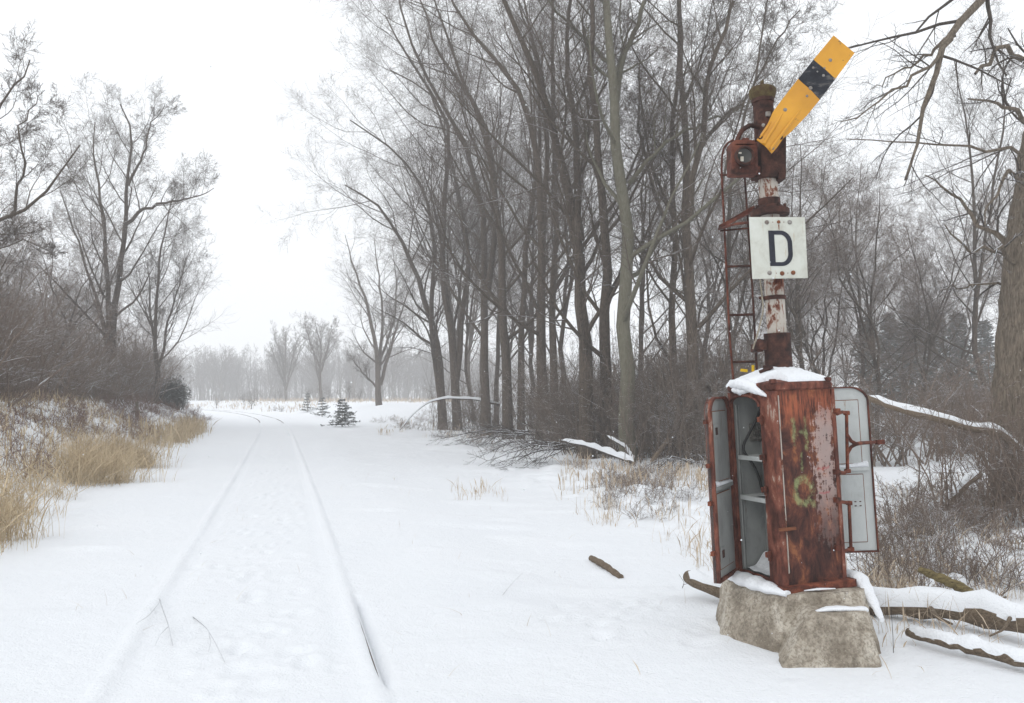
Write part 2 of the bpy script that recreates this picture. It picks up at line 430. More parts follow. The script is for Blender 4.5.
# lone trees far down the line
FAR = 'lone hazy trees beyond the bend'
hero('lone bare tree with a many-forked crown right of the small spruces', 78,
     [([(379, 402), (377, 350), (366, 300), (352, 262), (345, 235)], 8, 1, 1),
      ([(379, 370), (383, 320), (378, 270), (374, 238)], 5, 1, 0),
      ([(380, 385), (393, 340), (405, 300), (420, 270)], 5, 1, 0), ([(378, 365), (395, 320), (396, 275), (392, 245)], 4, 1, 0),
      ([(377, 388), (362, 372), (350, 355)], 3, 1, 0)], 31, group=FAR, c=(12, 9, 8, 5), lr=(.4, .5, .5, .5), dy=2)
hero('hazy vase-shaped tree farthest left of the lone trees beyond the bend', 150,
     [([(286, 403), (285, 375), (280, 350), (274, 338)], 3.5, 1, 1), ([(286, 390), (292, 360), (298, 338)], 2.5, 1, 0), ([(285, 380), (286, 355), (285, 334)], 2.5, 1, 0),
      ([(286, 388), (277, 365), (271, 347)], 2, 1, 0), ([(286, 388), (295, 365), (301, 345)], 2, 1, 0)], 32, group=FAR, c=(14, 8, 6, 3), lr=(.45, .45, .45, .5), ang=(20, 30, 35, 40), rmin=.012, dy=2)
hero('taller hazy tree between the vase-shaped one and the many-forked one', 120,
     [([(321, 402), (320, 370), (321, 345), (315, 322)], 4.5, 1, 1), ([(321, 372), (328, 345), (332, 325)], 2.5, 1, 0), ([(320, 368), (311, 345), (305, 325)], 2.5, 1, 0)], 33, group=FAR, c=(14, 9, 6, 3), lr=(.5, .5, .5, .5), rmin=.01, dy=2)

# --- prototypes that are copied for the trees behind
def random_stems(rg, H, n, spread, r):
    out = []
    for i in range(n):
        a = rg.uniform(0, 6.28); pts = [(0, 0, -.2)] if i == 0 else [tuple(out[0][0][1])]
        d = np.array([math.cos(a), math.sin(a)]) * spread * (0.4 if i == 0 else 1)
        z0 = pts[0][2]; x, y = pts[0][:2]
        for j in range(1, 5):
            f = j / 4; pts.append((x + d[0] * H * f ** 1.1 + rg.normal() * .25, y + d[1] * H * f ** 1.1 + rg.normal() * .25, z0 + (H - z0) * f * rg.uniform(.9, 1)))
        out.append((pts, r * (1 if i == 0 else .65), r * .12))
    return out
def proto(seed, H, n, spread, r, name='bare_tree', bark='bark', twig='twig', **kw):
    rg = np.random.default_rng(seed); o = empty(name)
    tr, cr = tree_parts(random_stems(rg, H, n, spread, r), rg, **kw)
    V, Q = tubes(tr); link_mesh('trunk', np_mesh('trunk', V, Q), M[bark], o)
    V, Q = tubes(cr); link_mesh('crown', np_mesh('crown', V, Q), M[twig], o)
    return o
PT = [proto(101, 19, 3, .18, .17, c=(14, 9, 7, 5), t0=.15), proto(102, 18, 2, .15, .15, c=(15, 9, 7, 5), t0=.15),
      proto(103, 14, 4, .24, .13, c=(13, 9, 7, 5), t0=.12, wob=(.17, .2, .2, .2), ang=(48, 48, 48, 48), up=(.05, .04, .03, .0), twig='twig_brown'),
      proto(104, 20, 2, .2, .18, c=(14, 9, 7, 5), t0=.15),
      proto(105, 9, 5, .3, .075, c=(14, 9, 7, 4), lr=(.45, .5, .5, .5), t0=.12, wob=(.18, .2, .2, .2), ang=(50, 50, 50, 48), up=(.03, .03, .02, 0), twig='twig_brown')]
used = set()
def put(k, px, Y, sc, rz, label, group, z=None):
    o = PT[k] if k not in used else copy_tree(PT[k]); used.add(k)
    x = (px - 512) / F * Y
    o.location = (x, Y, gz(x, Y) if z is None else z); o.rotation_euler = (0, 0, rz); o.scale = (sc, sc, sc)
    return tag(o, label, 'tree', group)
rg = np.random.default_rng(77)
BACKL = 'one of the many slim grey trees crowded behind the front row of the stand'
for i, (px, Y) in enumerate([(455, 62), (475, 52), (497, 46), (515, 58), (532, 45), (565, 40), (640, 38), (712, 42), (470, 75)]):
    put([0, 1, 3, 2][i % 4], px, Y, rg.uniform(.82, 1.12), rg.uniform(0, 6.28), BACKL, 'trees behind the front row of the stand')
RB = 'one of the tangled bare trees behind the signal and its right-hand door'
for i, (px, Y) in enumerate([(775, 34), (800, 27), (828, 31), (852, 38), (872, 29), (905, 42), (935, 34), (965, 40), (995, 31), (1030, 36), (815, 46), (840, 60), (1075, 42)]):
    put([4, 2, 4, 1, 2][i % 5], px, Y, rg.uniform(.8, 1.1) * (1.15 if i % 5 in (0, 2) else .85), rg.uniform(0, 6.28), RB, 'tangled trees behind the signal')
LB = 'one of the grey-brown trees massed on the left bank behind the largest one'
for i, (px, Y) in enumerate([(-30, 30), (5, 34), (30, 42), (50, 36), (72, 46), (88, 52), (128, 55), (140, 60), (20, 55), (-70, 26), (62, 60)]):
    put([4, 2, 4][i % 3], px, Y, rg.uniform(.72, .95) * (1.0 if i % 3 in (0, 2) else .62), rg.uniform(0, 6.28), LB, 'trees massed on the left bank')
# trees out of the picture that still belong to the place
# --- big furrowed trunk at the right edge
rgb = np.random.default_rng(55)
bt = []
Yb = 12.8
def w(pts, Y, ra, rb): bt.append(([tuple(at(x, y, Y + dz)) for x, y, dz in pts], ra, rb))
w([(1030, 515, 0), (1026, 440, 0), (1032, 330, 0), (1040, 220, 0), (1062, 80, .1), (1085, -60, .2), (1095, -220, .2)], Yb, .56, .30)
w([(1082, -30, .1), (1050, -60, -.8), (1000, -20, -1.5), (962, 18, -2), (940, 52, -2.2), (927, 100, -2.4), (917, 150, -2.6), (905, 180, -2.6)], Yb, .13, .012)
w([(1060, 90, 0), (1030, 62, -1), (1003, 46, -1.6), (975, 74, -2)], Yb, .07, .02)
w([(1050, 150, 0), (1024, 118, -1), (1000, 104, -1.6), (968, 99, -2)], Yb, .06, .012)
w([(1045, 190, 0), (1018, 150, -1), (975, 146, -1.6), (930, 143, -2), (868, 140, -2.4), (846, 139, -2.5)], Yb, .035, .006)
w([(1040, 200, -.2), (1010, 168, -1), (990, 205, -1.4), (985, 225, -1.5)], Yb, .05, .01)
w([(1030, 262, 0), (1004, 242, .3), (975, 222, .6), (958, 196, .8), (925, 175, 1)], Yb, .06, .012)
w([(1030, 270, 0), (1000, 250, -.3), (965, 250, -.6), (945, 225, -.8)], Yb, .05, .01)
w([(1030, 300, 0), (1004, 282, .3), (975, 285, .4), (940, 290, .4)], Yb, .035, .008)
w([(960, 20, -2), (935, 62, -2.4), (905, 85, -2.8), (872, 112, -3), (840, 122, -3.1)], Yb, .035, .006)
w([(955, 35, -2), (930, 55, -1.6), (900, 70, -1.2), (870, 90, -1)], Yb, .03, .006)
o = empty('bare_tree', at(1030, 515, Yb)); org = np.array(o.location)
P0, R0 = stems_np(bt[:1], 60, rgb, .012); Pb, Rb = stems_np(bt[1:], 14, rgb, .03)
V, Q = tubes([(P0, R0, 48)])
# furrowed bark ridges
ctr = np.repeat(P0[0], 48, axis=0); dv = np.array([1 - 2 * abs(mnoise.noise(Vector((v[0] * 11, v[1] * 11, v[2] * 1.1)))) for v in V.tolist()])
V = ctr + (V - ctr) * (1 + .09 * (dv[:, None] - .6))
V2, Q2 = tubes([(Pb, Rb, 8)])
link_mesh('trunk', np_mesh('trunk', np.concatenate([V, V2]) - org, np.concatenate([Q, Q2 + len(V)])), M['bark_dark'], o)
P2, R2 = sprout(Pb, Rb, 9, .25, .97, 45, .30, .5, 7, .13, -.01, rgb, .004)
P3, R3 = sprout(P2, R2, 5, .15, .97, 45, .5, .5, 5, .14, .0, rgb, .003)
P4, R4 = sprout(P3, R3, 4, .1, .97, 45, .5, .6, 4, .14, .0, rgb, .0022)
V, Q = tubes([(P2, R2, 5), (P3, R3, 4), (P4, R4, 3)])
link_mesh('crown', np_mesh('crown', V - org, Q), M['branch_dark'], o)
tag(o, 'massive furrowed trunk at the right edge of the picture, dark limbs hanging into the sky', 'tree')

# ------------------------------------------------------------------ undergrowth
def shrub(seed, H, ns, c=(6, 5, 4), r=.014, spread=.5):
    rg = np.random.default_rng(seed); P = []; Rr = []
    for i in range(ns):
        a = rg.uniform(0, 6.28); tl = abs(rg.normal(0, spread)); h = H * rg.uniform(.55, 1.1); p = np.array([rg.normal() * .25, rg.normal() * .25, -.1])
        d = norm(np.array([math.cos(a) * tl, math.sin(a) * tl, 1.])); pts = [p]
        for j in range(6):
            d = norm(d + rg.normal(size=3) * .12 + np.array([0, 0, -.03])); pts.append(pts[-1] + d * h / 6)
        P.append(pts); Rr.append(np.linspace(r * rg.uniform(.6, 1.3), .004, 7))
    P0 = np.array(P); R0 = np.array(Rr)
    P1, R1 = sprout(P0, R0, c[0], .15, .97, 38, .38, .6, 5, .13, .03, rg, .004)
    P2, R2 = sprout(P1, R1, c[1], .15, .97, 42, .5, .6, 4, .15, .02, rg, .003)
    P3, R3 = sprout(P2, R2, c[2], .1, .97, 45, .55, .6, 3, .15, .0, rg, .0026)
    return tubes([(P0, R0, 4), (P1, R1, 3), (P2, R2, 3), (P3, R3, 3)])
SH = [shrub(200 + i, 3.0, 15, (6, 4, 4), .021) for i in range(4)]
SHF = [shrub(220 + i, 2.6, 8, (5, 4, 3), .012, .45) for i in range(3)]
SHL = [shrub(240 + i, 1.0, 14, (5, 4, 2), .008, .8) for i in range(4)]
def scatter(name, protos, places, matname, label, cat=None):
    """places (x, y, scale, scale_z, rot): many plants nobody could count, one object"""
    Vs = []; Qs = []; b = 0; rg = np.random.default_rng(len(places))
    for i, (x, y, s, sz, rz) in enumerate(places):
        V, Q = protos[i % len(protos)]; c, n = math.cos(rz), math.sin(rz)
        W = np.stack([(V[:, 0] * c - V[:, 1] * n) * s + x, (V[:, 0] * n + V[:, 1] * c) * s + y, V[:, 2] * sz + gz(x, y)], 1)
        Vs.append(W); Qs.append(Q + b); b += len(V)
    o = link_mesh(name, np_mesh(name, np.concatenate(Vs), np.concatenate(Qs)), M[matname]); tag(o, label, cat, kind='stuff'); return o
rg = np.random.default_rng(400)
pl = []
for i in range(95):                                     # under the stand on the right of the track
    t = rg.random(); Y = 22 + 34 * t ** 1.3; px = 715 - (Y - 22) * 8.2 + rg.normal() * 20 + rg.uniform(0, 260 * t)
    pl.append(((px - 512) / F * Y, Y, rg.uniform(1.0, 1.6), rg.uniform(.8, 1.75), rg.uniform(0, 6.28)))
for i in range(26):
    Y = rg.uniform(24, 40); px = rg.uniform(560, 720); pl.append(((px - 512) / F * Y, Y, 1.1, rg.uniform(.9, 1.2), rg.uniform(0, 6)))
scatter('undergrowth', SH, pl, 'twig_mid', 'grey twiggy undergrowth under the tall stand', 'undergrowth')
pl = []
for i in range(75):                                     # thin saplings and suckers along the front of the stand
    px = rg.uniform(435, 735); Y = float(np.interp(px, [435, 520, 590, 640, 735], [44, 32, 23.5, 20.5, 19.5])) + rg.exponential(2.0) - .3
    pl.append(((px - 512) / F * Y, Y, rg.uniform(.7, 1.2), rg.uniform(.8, 1.9), rg.uniform(0, 6.28)))
scatter('saplings', SHF, pl, 'twig_mid', 'thin grey saplings and suckers along the front of the stand', 'saplings')
pl = []
for i in range(52):
    Y = rg.uniform(19, 38); px = rg.uniform(735, 1060)
    if Y < 23 and px < 840: continue
    pl.append(((px - 512) / F * Y, Y, rg.uniform(.9, 1.5), rg.uniform(.55, 1.25), rg.uniform(0, 6.28)))
for i in range(9):
    Y = rg.uniform(10.5, 13.5); px = rg.uniform(930, 1060); pl.append(((px - 512) / F * Y, Y, .6, rg.uniform(.5, .8), rg.uniform(0, 6.28)))
scatter('undergrowth', SH, pl, 'twig_brown', 'brown tangled brush between the signal and the big right-hand trunk', 'undergrowth')
pl = []
for i in range(115):                                    # wood on the left bank
    Y = rg.uniform(17, 54); off = rg.uniform(6.6, 7.6) + rg.exponential(3.0); x = float(track_x(Y)) - off / float(track_cos(Y))
    pl.append((x, Y, rg.uniform(1., 1.6), rg.uniform(.7, 1.9), rg.uniform(0, 6.28)))
scatter('undergrowth', SH, pl, 'twig_brown', 'dense brown thicket on top of the left bank', 'undergrowth')
pl = []
for i in range(165):                                    # low weeds on the bank slope
    Y = 10 + 45 * rg.random() ** 1.4; off = rg.uniform(3.9, 7.2); x = float(track_x(Y)) - off / float(track_cos(Y))
    pl.append((x, Y, rg.uniform(.6, 1.1), rg.uniform(.35, .8), rg.uniform(0, 6.28)))
scatter('weeds', SHL, pl, 'twig_red', 'reddish brown weeds poking out of the snow on the left bank', 'weeds')
pl = []
for i in range(75):                                    # low scrub in the snow behind and right of the signal
    Y = rg.uniform(6.8, 15); px = rg.uniform(880, 1060); pl.append(((px - 512) / F * Y, Y, rg.uniform(.5, .9), rg.uniform(.3, .65), rg.uniform(0, 6.28)))
for i in range(50):
    Y = rg.uniform(11.5, 20); px = rg.uniform(610, 720) - (Y - 12) * 5; pl.append(((px - 512) / F * Y, Y, rg.uniform(.3, .6), rg.uniform(.2, .45), rg.uniform(0, 6.28)))
for i in range(60):
    Y = rg.uniform(22, 62); s = rg.uniform(7, 12); x = float(track_x(Y)) + s / float(track_cos(Y)); pl.append((x, Y, rg.uniform(.5, 1), rg.uniform(.3, .7), rg.uniform(0, 6.28)))
scatter('scrub', SHL, pl, 'twig_brown', 'low brown scrub in the snow on the right of the track', 'scrub')

# grass
def blades(places, hmin, hmax, wd, rg, lean=.25, seed_heads=.3):
    """places: (n,2) -> thin bent blades as quad strips"""
    n = len(places); x, y = places[:, 0], places[:, 1]; z = ground_h(x, y) - .03
    H = rg.uniform(hmin, hmax, n); a = rg.uniform(0, 6.28, n); ln = np.abs(rg.normal(0, lean, n)) * H; wa = rg.uniform(0, 3.14, n)
    k = 4; P = np.empty((n, k, 3))
    for j in range(k):
        t = j / (k - 1); P[:, j, 0] = x + np.cos(a) * ln * t * t * 1.4; P[:, j, 1] = y + np.sin(a) * ln * t * t * 1.4; P[:, j, 2] = z + H * (t - .25 * t * t * (ln / H))
    wv = np.stack([np.cos(wa), np.sin(wa), np.zeros(n)], 1)
    W = wd * rg.uniform(.6, 1.4, n)
    prof = np.array([1, .9, .7, .25])
    sh = rg.random(n) < seed_heads
    A = P - wv[:, None] * (W[:, None] * prof)[..., None]; B = P + wv[:, None] * (W[:, None] * prof)[..., None]
    hw = np.where(sh, W * 2.6, W * .7)
    A[:, 2] = P[:, 2] - wv * hw[:, None]; B[:, 2] = P[:, 2] + wv * hw[:, None]
    V = np.stack([A, B], 2).reshape(-1, 3); i = np.arange(n * k * 2).reshape(n, k, 2)
    Q = np.stack([i[:, :-1, 0], i[:, :-1, 1], i[:, 1:, 1], i[:, 1:, 0]], -1).reshape(-1, 4)
    return V, Q
rg = np.random.default_rng(500)
def clumped(n, fn, rg, per=14, sp=.13):
    out = []
    while len(out) * per < n:
        c = fn()
        if c is None: continue
        out.append(np.array(c)[None] + rg.normal(size=(per, 2)) * sp)
    return np.concatenate(out)
def f_left():
    Y = 5.5 + 15 * rg.random() ** .9; off = 3.0 + abs(rg.normal(0, .62)) + .3 * math.sin(Y * 1.9) - (.7 * rg.random() if rg.random() < .15 else 0)
    if off > 4.6 or vnoise(np.array([off * 1.6]), np.array([Y * 1.1]))[0] < -.08: return None
    return (float(track_x(Y)) - off / float(track_cos(Y)), Y)
def f_left2():
    Y = rg.uniform(24, 40); off = 3.3 + abs(rg.normal(0, .5)); return (float(track_x(Y)) - off / float(track_cos(Y)), Y)
def f_left3():
    Y = rg.uniform(6, 30); off = rg.uniform(4.4, 7.0); return (float(track_x(Y)) - off / float(track_cos(Y)), Y)
pA = clumped(8600, f_left, rg, 14, .13); pB = clumped(1900, f_left2, rg, 12, .22); pC = clumped(3200, f_left3, rg, 9, .2)
V1, Q1 = blades(pA, .12, .80, .0030, rg, .5, .45); V2, Q2 = blades(pB, .2, .85, .007, rg, .3); V3, Q3 = blades(pC, .15, .5, .005, rg, .35)
V = np.concatenate([V1, V2, V3]); Q = np.concatenate([Q1, Q2 + len(V1), Q3 + len(V1) + len(V2)])
tag(link_mesh('tall_grass', np_mesh('tall_grass', V, Q, False), M['straw']), 'tall tan dry grass at the foot of the left bank', 'grass', kind='stuff')
def tuft_fn(boxes):
    def f():
        x0, x1, y0, y1, wt = boxes[rg.integers(len(boxes))]
        if rg.random() > wt: return None
        py = rg.uniform(y0, y1); Y = place_y(py); return ((rg.uniform(x0, x1) - 512) / F * Y, Y)
    return f
pD = clumped(520, tuft_fn([(452, 512, 482, 498, 1), (560, 700, 492, 520, .9), (655, 712, 505, 545, .9), (690, 722, 520, 560, 1), (590, 612, 498, 520, 1)]), rg, 6, .07)
pE = clumped(2300, tuft_fn([(860, 1010, 515, 580, 1), (866, 905, 560, 600, .8), (862, 900, 590, 640, .12), (900, 990, 600, 650, .1), (880, 1024, 480, 520, 1)]), rg, 9, .10)
pG = np.stack([rg.uniform(-4, 3.6, 170), 4.5 + 14 * rg.random(170) ** 1.3], 1)
Vg, Qg = blades(pG, .04, .16, .0016, rg, .8, .2)
pH = np.stack([rg.uniform(-75, -8, 5200), rg.uniform(95, 175, 5200)], 1)
keep = (pH[:, 0] - track_x(pH[:, 1])) * track_cos(pH[:, 1]); pH = pH[(np.abs(keep) > 5) & (vnoise(pH[:, 0] * .12, pH[:, 1] * .3) > .0)]
Vh, Qh = blades(pH, .3, .9, .03, rg, .4, .3)
pF = clumped(1100, tuft_fn([(560, 720, 462, 492, 1), (380, 560, 418, 436, .6)]), rg, 6, .1)
V1, Q1 = blades(pD, .08, .36, .0026, rg, .35, .5); V2, Q2 = blades(pE, .08, .34, .0022, rg, .5, .4); V3, Q3 = blades(pF, .15, .45, .006, rg, .3, .4)
n0 = len(V1) + len(V2) + len(V3) + len(Vg)
V = np.concatenate([V1, V2, V3, Vg, Vh]); Q = np.concatenate([Q1, Q2 + len(V1), Q3 + len(V1) + len(V2), Qg + len(V1) + len(V2) + len(V3), Qh + n0])
tag(link_mesh('dry_weeds', np_mesh('dry_weeds', V, Q, False), M['straw_pale']), 'sparse pale dry stalks in the snow on the right', 'weeds', kind='stuff')
# ------------------------------------------------------------------ far wood
rgf = np.random.default_rng(900)
def small_tree(seed, H):
    rg = np.random.default_rng(seed)
    P0, R0 = stems_np(random_stems(rg, H, 3, .13, .16), 8, rg, .1)
    P1, R1 = sprout(P0, R0, 10, .15, .97, 38, .38, .5, 5, .1, .08, rg, .02)
    P2, R2 = sprout(P1, R1, 7, .15, .97, 42, .5, .5, 4, .12, .05, rg, .014)
    P3, R3 = sprout(P2, R2, 4, .15, .97, 42, .55, .5, 3, .12, .05, rg, .012)
    return tubes([(P0, R0, 5), (P1, R1, 3), (P2, R2, 3), (P3, R3, 3)])
ST = [small_tree(300 + i, 12) for i in range(5)]
STB = [shrub(330 + i, 5.0, 14, (5, 4, 3), .03, .5) for i in range(2)]
pl = []
for i in range(430):
    Y = rgf.uniform(215, 330); px = rgf.uniform(120, 500) if i % 4 else rgf.uniform(-40, 1060)
    if 1:
        s = rgf.uniform(.75, 1.35); pl.append(((px - 512) / F * Y, Y, s * 1.15, s, rgf.uniform(0, 6.28)))
for i in range(110):
    Y = rgf.uniform(195, 270); px = rgf.uniform(120, 520); pl.append(((px - 512) / F * Y, Y, 2.0, 1.2, rgf.uniform(0, 6.28)))
for i in range(26):
    Y = rgf.uniform(105, 150); px = rgf.uniform(165, 300) if i % 3 else rgf.uniform(300, 420); x = (px - 512) / F * Y
    if abs((x - float(track_x(Y))) * float(track_cos(Y))) > 5: pl.append((x, Y, .5, rgf.uniform(.12, .3), rgf.uniform(0, 6.28)))
scatter('far_wood', ST + STB, pl, 'twig', 'far hazy line of bare woods closing the view down the track', 'woods')

# ------------------------------------------------------------------ evergreens
def conifer(name, H, Rb, seed, matn='needle', n_whorl=11, per=9, needle=.05, dens=26, loc=(0, 0, 0), trunk_r=.03):
    rg = np.random.default_rng(seed); o = empty(name, loc); mb = MB()
    mb.tube([(0, 0, -.1), (0, 0, H * .5), (0, 0, H)], [trunk_r, trunk_r * .6, .006], 7)
    Vs = []; Fs = []
    for w_ in range(n_whorl):
        f = (w_ + .3) / n_whorl; z = H * (.04 + .93 * f)
        for b in range(per):
            a = rg.uniform(0, 6.28); L = Rb * (1 - f) ** .8 * rg.uniform(.65, 1.15) + .03
            d = np.array([math.cos(a), math.sin(a), rg.uniform(.05, .35)]); side = np.array([-math.sin(a), math.cos(a), 0])
            p0 = np.array([0, 0, z]); tip = p0 + d * L - np.array([0, 0, L * .12])
            mb.tube([p0, (p0 + tip) / 2 + np.array([0, 0, .02]), tip], [trunk_r * .28, trunk_r * .2, .003], 4, False)
            for q in range(dens):
                t = rg.uniform(.12, 1); c = p0 + (tip - p0) * t + rg.normal(size=3) * .015 * H
                sl = (1 - t * .6) * L * .35; v = side * rg.choice([-1, 1]) * rg.uniform(.4, 1) + d * rg.uniform(.2, .9) + np.array([0, 0, rg.normal() * .22]); v = v / np.linalg.norm(v) * max(sl, needle)
                u = np.cross(v, rg.normal(size=3)); u = u / np.linalg.norm(u) * needle * .32
                k = len(Vs); Vs += [c - u, c + u, c + v + u * .25, c + v - u * .25]; Fs.append((k, k + 1, k + 2, k + 3))
    mb.build('trunk', M['bark_dark'], o)
    link_mesh('crown', np_mesh('crown', np.array(Vs), np.array(Fs), False), M[matn], o)
    return o
def put_conifer(px, by, hpx, wpx, seed, label, Y=None, group='small spruces beside the track', **kw):
    Y = Y or place_y(by); x = (px - 512) / F * Y; z = gz(x, Y)
    H = hpx / F * Y; o = conifer('spruce_tree', H, wpx / 2 / F * Y, seed, loc=(x, Y, z), needle=H * .045, trunk_r=H * .02, **kw)
    tag(o, label, 'spruce tree', group); return o
put_conifer(343, 425, 29, 36, 1, 'largest and nearest of the small snow-dusted spruces beside the track', n_whorl=9, per=8, dens=22)
put_conifer(323, 416, 21, 22, 2, 'middle one of the three small spruces beside the track', n_whorl=7, per=7, dens=18)
put_conifer(308, 413, 20, 15, 3, 'slimmest and farthest left of the three small spruces', n_whorl=7, per=7, dens=18)
for i, (px, Y, H) in enumerate([(868, 58, 7.5), (890, 66, 8), (912, 58, 8.6), (938, 65, 8.6), (960, 60, 7.8), (985, 68, 7.5)]):
    put_conifer(px, 0, H / Y * F, 4.0 / Y * F, 20 + i, 'one of the dark evergreens far behind the bare branches right of the signal', Y=Y, group='dark evergreens far behind the signal', n_whorl=16, per=10, dens=18)
# dark juniper at the end of the left bank
Y = 47; x = (172 - 512) / F * Y
V, Q = shrub(777, 1.0, 60, (7, 6, 4), .02, .7)
o = empty('juniper_bush', (x, Y, gz(x, Y)))
V0 = V.copy(); V0[:, :2] *= 1.25; V0[:, 2] *= 1.5
me = np_mesh('foliage', V0, Q); link_mesh('foliage', me, M['needle_plain'], o)
rgj = np.random.default_rng(3); n = 5200; dirs = norm(rgj.normal(size=(n, 3)) * np.array([1, 1, .9])); rad = rgj.uniform(.25, 1, n)[:, None]
c = dirs * rad * np.array([1.0, 1.0, .95]) * (1 + .25 * np.sin(dirs[:, :1] * 7)) + np.array([0, 0, .85]); c[:, 2] = np.abs(c[:, 2])
v = norm(dirs + rgj.normal(size=(n, 3)) * .6) * .14; u = norm(np.cross(v, rgj.normal(size=(n, 3)))) * .018
V = np.stack([c - u, c + u, c + v + u * .3, c + v - u * .3], 1).reshape(-1, 3); link_mesh('foliage', np_mesh('foliage', V, np.arange(n * 4).reshape(n, 4), False), M['needle_plain'], o)
tag(o, 'dark rounded evergreen bush where the left bank runs out', 'bush')
# --- withered post on the bank
Y = 33; x = (138 - 512) / F * Y; z = gz(x, Y)
mb = MB(); mb.tube([(0, 0, -.2), (.02, 0, .35), (.0, .01, .72)], [.075, .07, .05], 9); mb.tube([(-.22, 0, .28), (0, 0, .33), (.2, 0, .26)], [.03, .05, .03], 7)
tag_o = mb.build('broken_stump', M['bark_dark']); tag_o.location = (x, Y, z); tag(tag_o, 'short dark broken stump sticking up from the left bank', 'stump')

# ------------------------------------------------------------------ fallen wood
def log(name, pts, r, mname, label, cat, snow=1.0, n=14, group=None, branches=(), seed=1, capw=.85, caph=.9, lift=0.0):
    """pts: world points; a wobbly tapered log with snow lying along its top"""
    rg = np.random.default_rng(seed); q = resample(pts, 20); q[1:-1] += rg.normal(size=(18, 3)) * r[0] * .07
    rr = np.interp(np.linspace(0, 1, 20), np.linspace(0, 1, len(r)), r) * (1 + rg.normal(size=20) * .09)
    org = Vector(q[0]); o = empty(name, org)
    mb = MB(); mb.tube([Vector(p) - org for p in q], list(rr), n)
    for bp, br in branches:
        bq = resample(bp, 10); mb.tube([Vector(p) - org for p in bq], list(np.linspace(br, br * .35, 10)), 7)
    mb.build('wood', M[mname], o)
    if snow > 0:
        vs = []; fs = []; m = 9; k = len(q)
        for i in range(k):
            t = Vector(q[min(i + 1, k - 1)] - q[max(i - 1, 0)]).normalized(); side = t.cross(Vector((0, 0, 1))).normalized(); upv = side.cross(t)
            e = min(1, i / 1.5, (k - 1 - i) / 1.5); hh = rr[i] * caph * snow * max(.12, 1 + 1.1 * mnoise.noise(Vector((i * .55, seed, 0)))) * (e ** .5) + .002
            ww = rr[i] * capw * (1 + .35 * mnoise.noise(Vector((i * .6, seed, 5)))) * (.35 + .65 * e)
            for j in range(m):
                a = math.pi * j / (m - 1); c_, s_ = math.cos(a), math.sin(a)
                base = math.sqrt(max(0, rr[i] ** 2 - (ww * c_) ** 2)) * .92
                vs.append(Vector(q[i]) - org + side * ww * c_ * (1.0 + .08 * s_) + upv * (base + hh * s_ ** .7 - .004))
        for i in range(k - 1):
            for j in range(m - 1): fs.append((i * m + j, i * m + j + 1, (i + 1) * m + j + 1, (i + 1) * m + j))
        mb = MB(); mb.add(vs, fs, True); mb.add(vs[:m], [tuple(range(m))]); mb.add(vs[-m:], [tuple(range(m))]); mb.build('snow_cap', M['snow'], o)
    return tag(o, label, cat, group)
def gp(px, Y, dz=0):
    x = (px - 512) / F * Y; return (x, Y, gz(x, Y) + dz)
def ap(px, py, Y): return tuple(at(px, py, Y))
FL = 'fallen branches lying in the snow'
log('fallen_branch', [gp(590, 8.7, .02), gp(599, 8.4, .035), gp(608, 8.1, .025), gp(619, 7.85, .01)], [.030, .036, .032, .028], 'log', 'short bare stick lying alone in the snow left of the signal', 'branch', 0, group=FL)
log('fallen_log', [ap(689, 577, 6.8), ap(705, 586, 6.5), ap(728, 590, 6.4), ap(790, 598, 6.4), ap(850, 601, 6.2), ap(893, 604, 6.0), ap(950, 606, 5.95), ap(1000, 616, 5.7), ap(1060, 628, 5.5)],
    [.055, .065, .07, .085, .085, .085, .095, .09, .09], 'log', 'long thick log with deep snow on top running behind the concrete base', 'log', 1.0, seed=4, capw=1.0, caph=.55, branches=[([ap(735, 590, 6.4), ap(738, 583, 6.2), ap(744, 579, 6.1)], .02), ([ap(930, 608, 5.9), ap(938, 618, 5.6), ap(952, 624, 5.4)], .022), ([ap(985, 612, 5.75), ap(992, 603, 5.8), ap(1006, 597, 5.9)], .018), ([ap(1010, 618, 5.6), ap(1003, 630, 5.4), ap(990, 636, 5.3)], .014)])
log('fallen_branch', [ap(978, 600, 5.85), ap(962, 588, 5.95), ap(940, 578, 6.0), ap(919, 569, 6.1)], [.045, .04, .035, .022], 'log_yellow', 'yellowish broken branch stub slanting up from the thick snowy log', 'branch', 0, group=FL)
log('fallen_branch', [ap(908, 632, 5.45), ap(945, 641, 5.2), ap(975, 647, 5.1), ap(1010, 657, 4.95), ap(1050, 667, 4.85)], [.03, .04, .045, .045, .04], 'log', 'thinner snow-covered branch in front of the thick log at the lower right', 'branch', 1.0, seed=9, capw=1.0, caph=.55, group=FL)
log('leaning_branch', [ap(868, 398, 13), ap(900, 409, 12.5), ap(935, 418, 12), ap(970, 428, 12), ap(1000, 432, 12.2), ap(1040, 470, 12.5)], [.045, .055, .06, .065, .065, .07], 'log', 'snow-topped limb sloping from behind the right-hand door toward the big trunk', 'branch', .9, seed=12)
log('fallen_branch', [gp(925, 11.5, .05), gp(945, 11.5, .25), gp(962, 11.6, .5), gp(975, 11.8, .62)], [.07, .07, .06, .05], 'log', 'half-buried snowy limb in the brush below the sloping one', 'branch', 1.0, seed=14, group=FL)
Yq = 21
log('fallen_branch', [ap(561, 441, Yq), ap(585, 445, Yq), ap(605, 452, Yq), ap(622, 458, Yq - .2), ap(634, 463, Yq - .4)], [.03, .045, .05, .06, .06], 'branch_dark', 'arched snow-covered limb lying at the foot of the thick trunks', 'branch', 1.3, seed=15, capw=1.1, caph=1.2, group=FL)
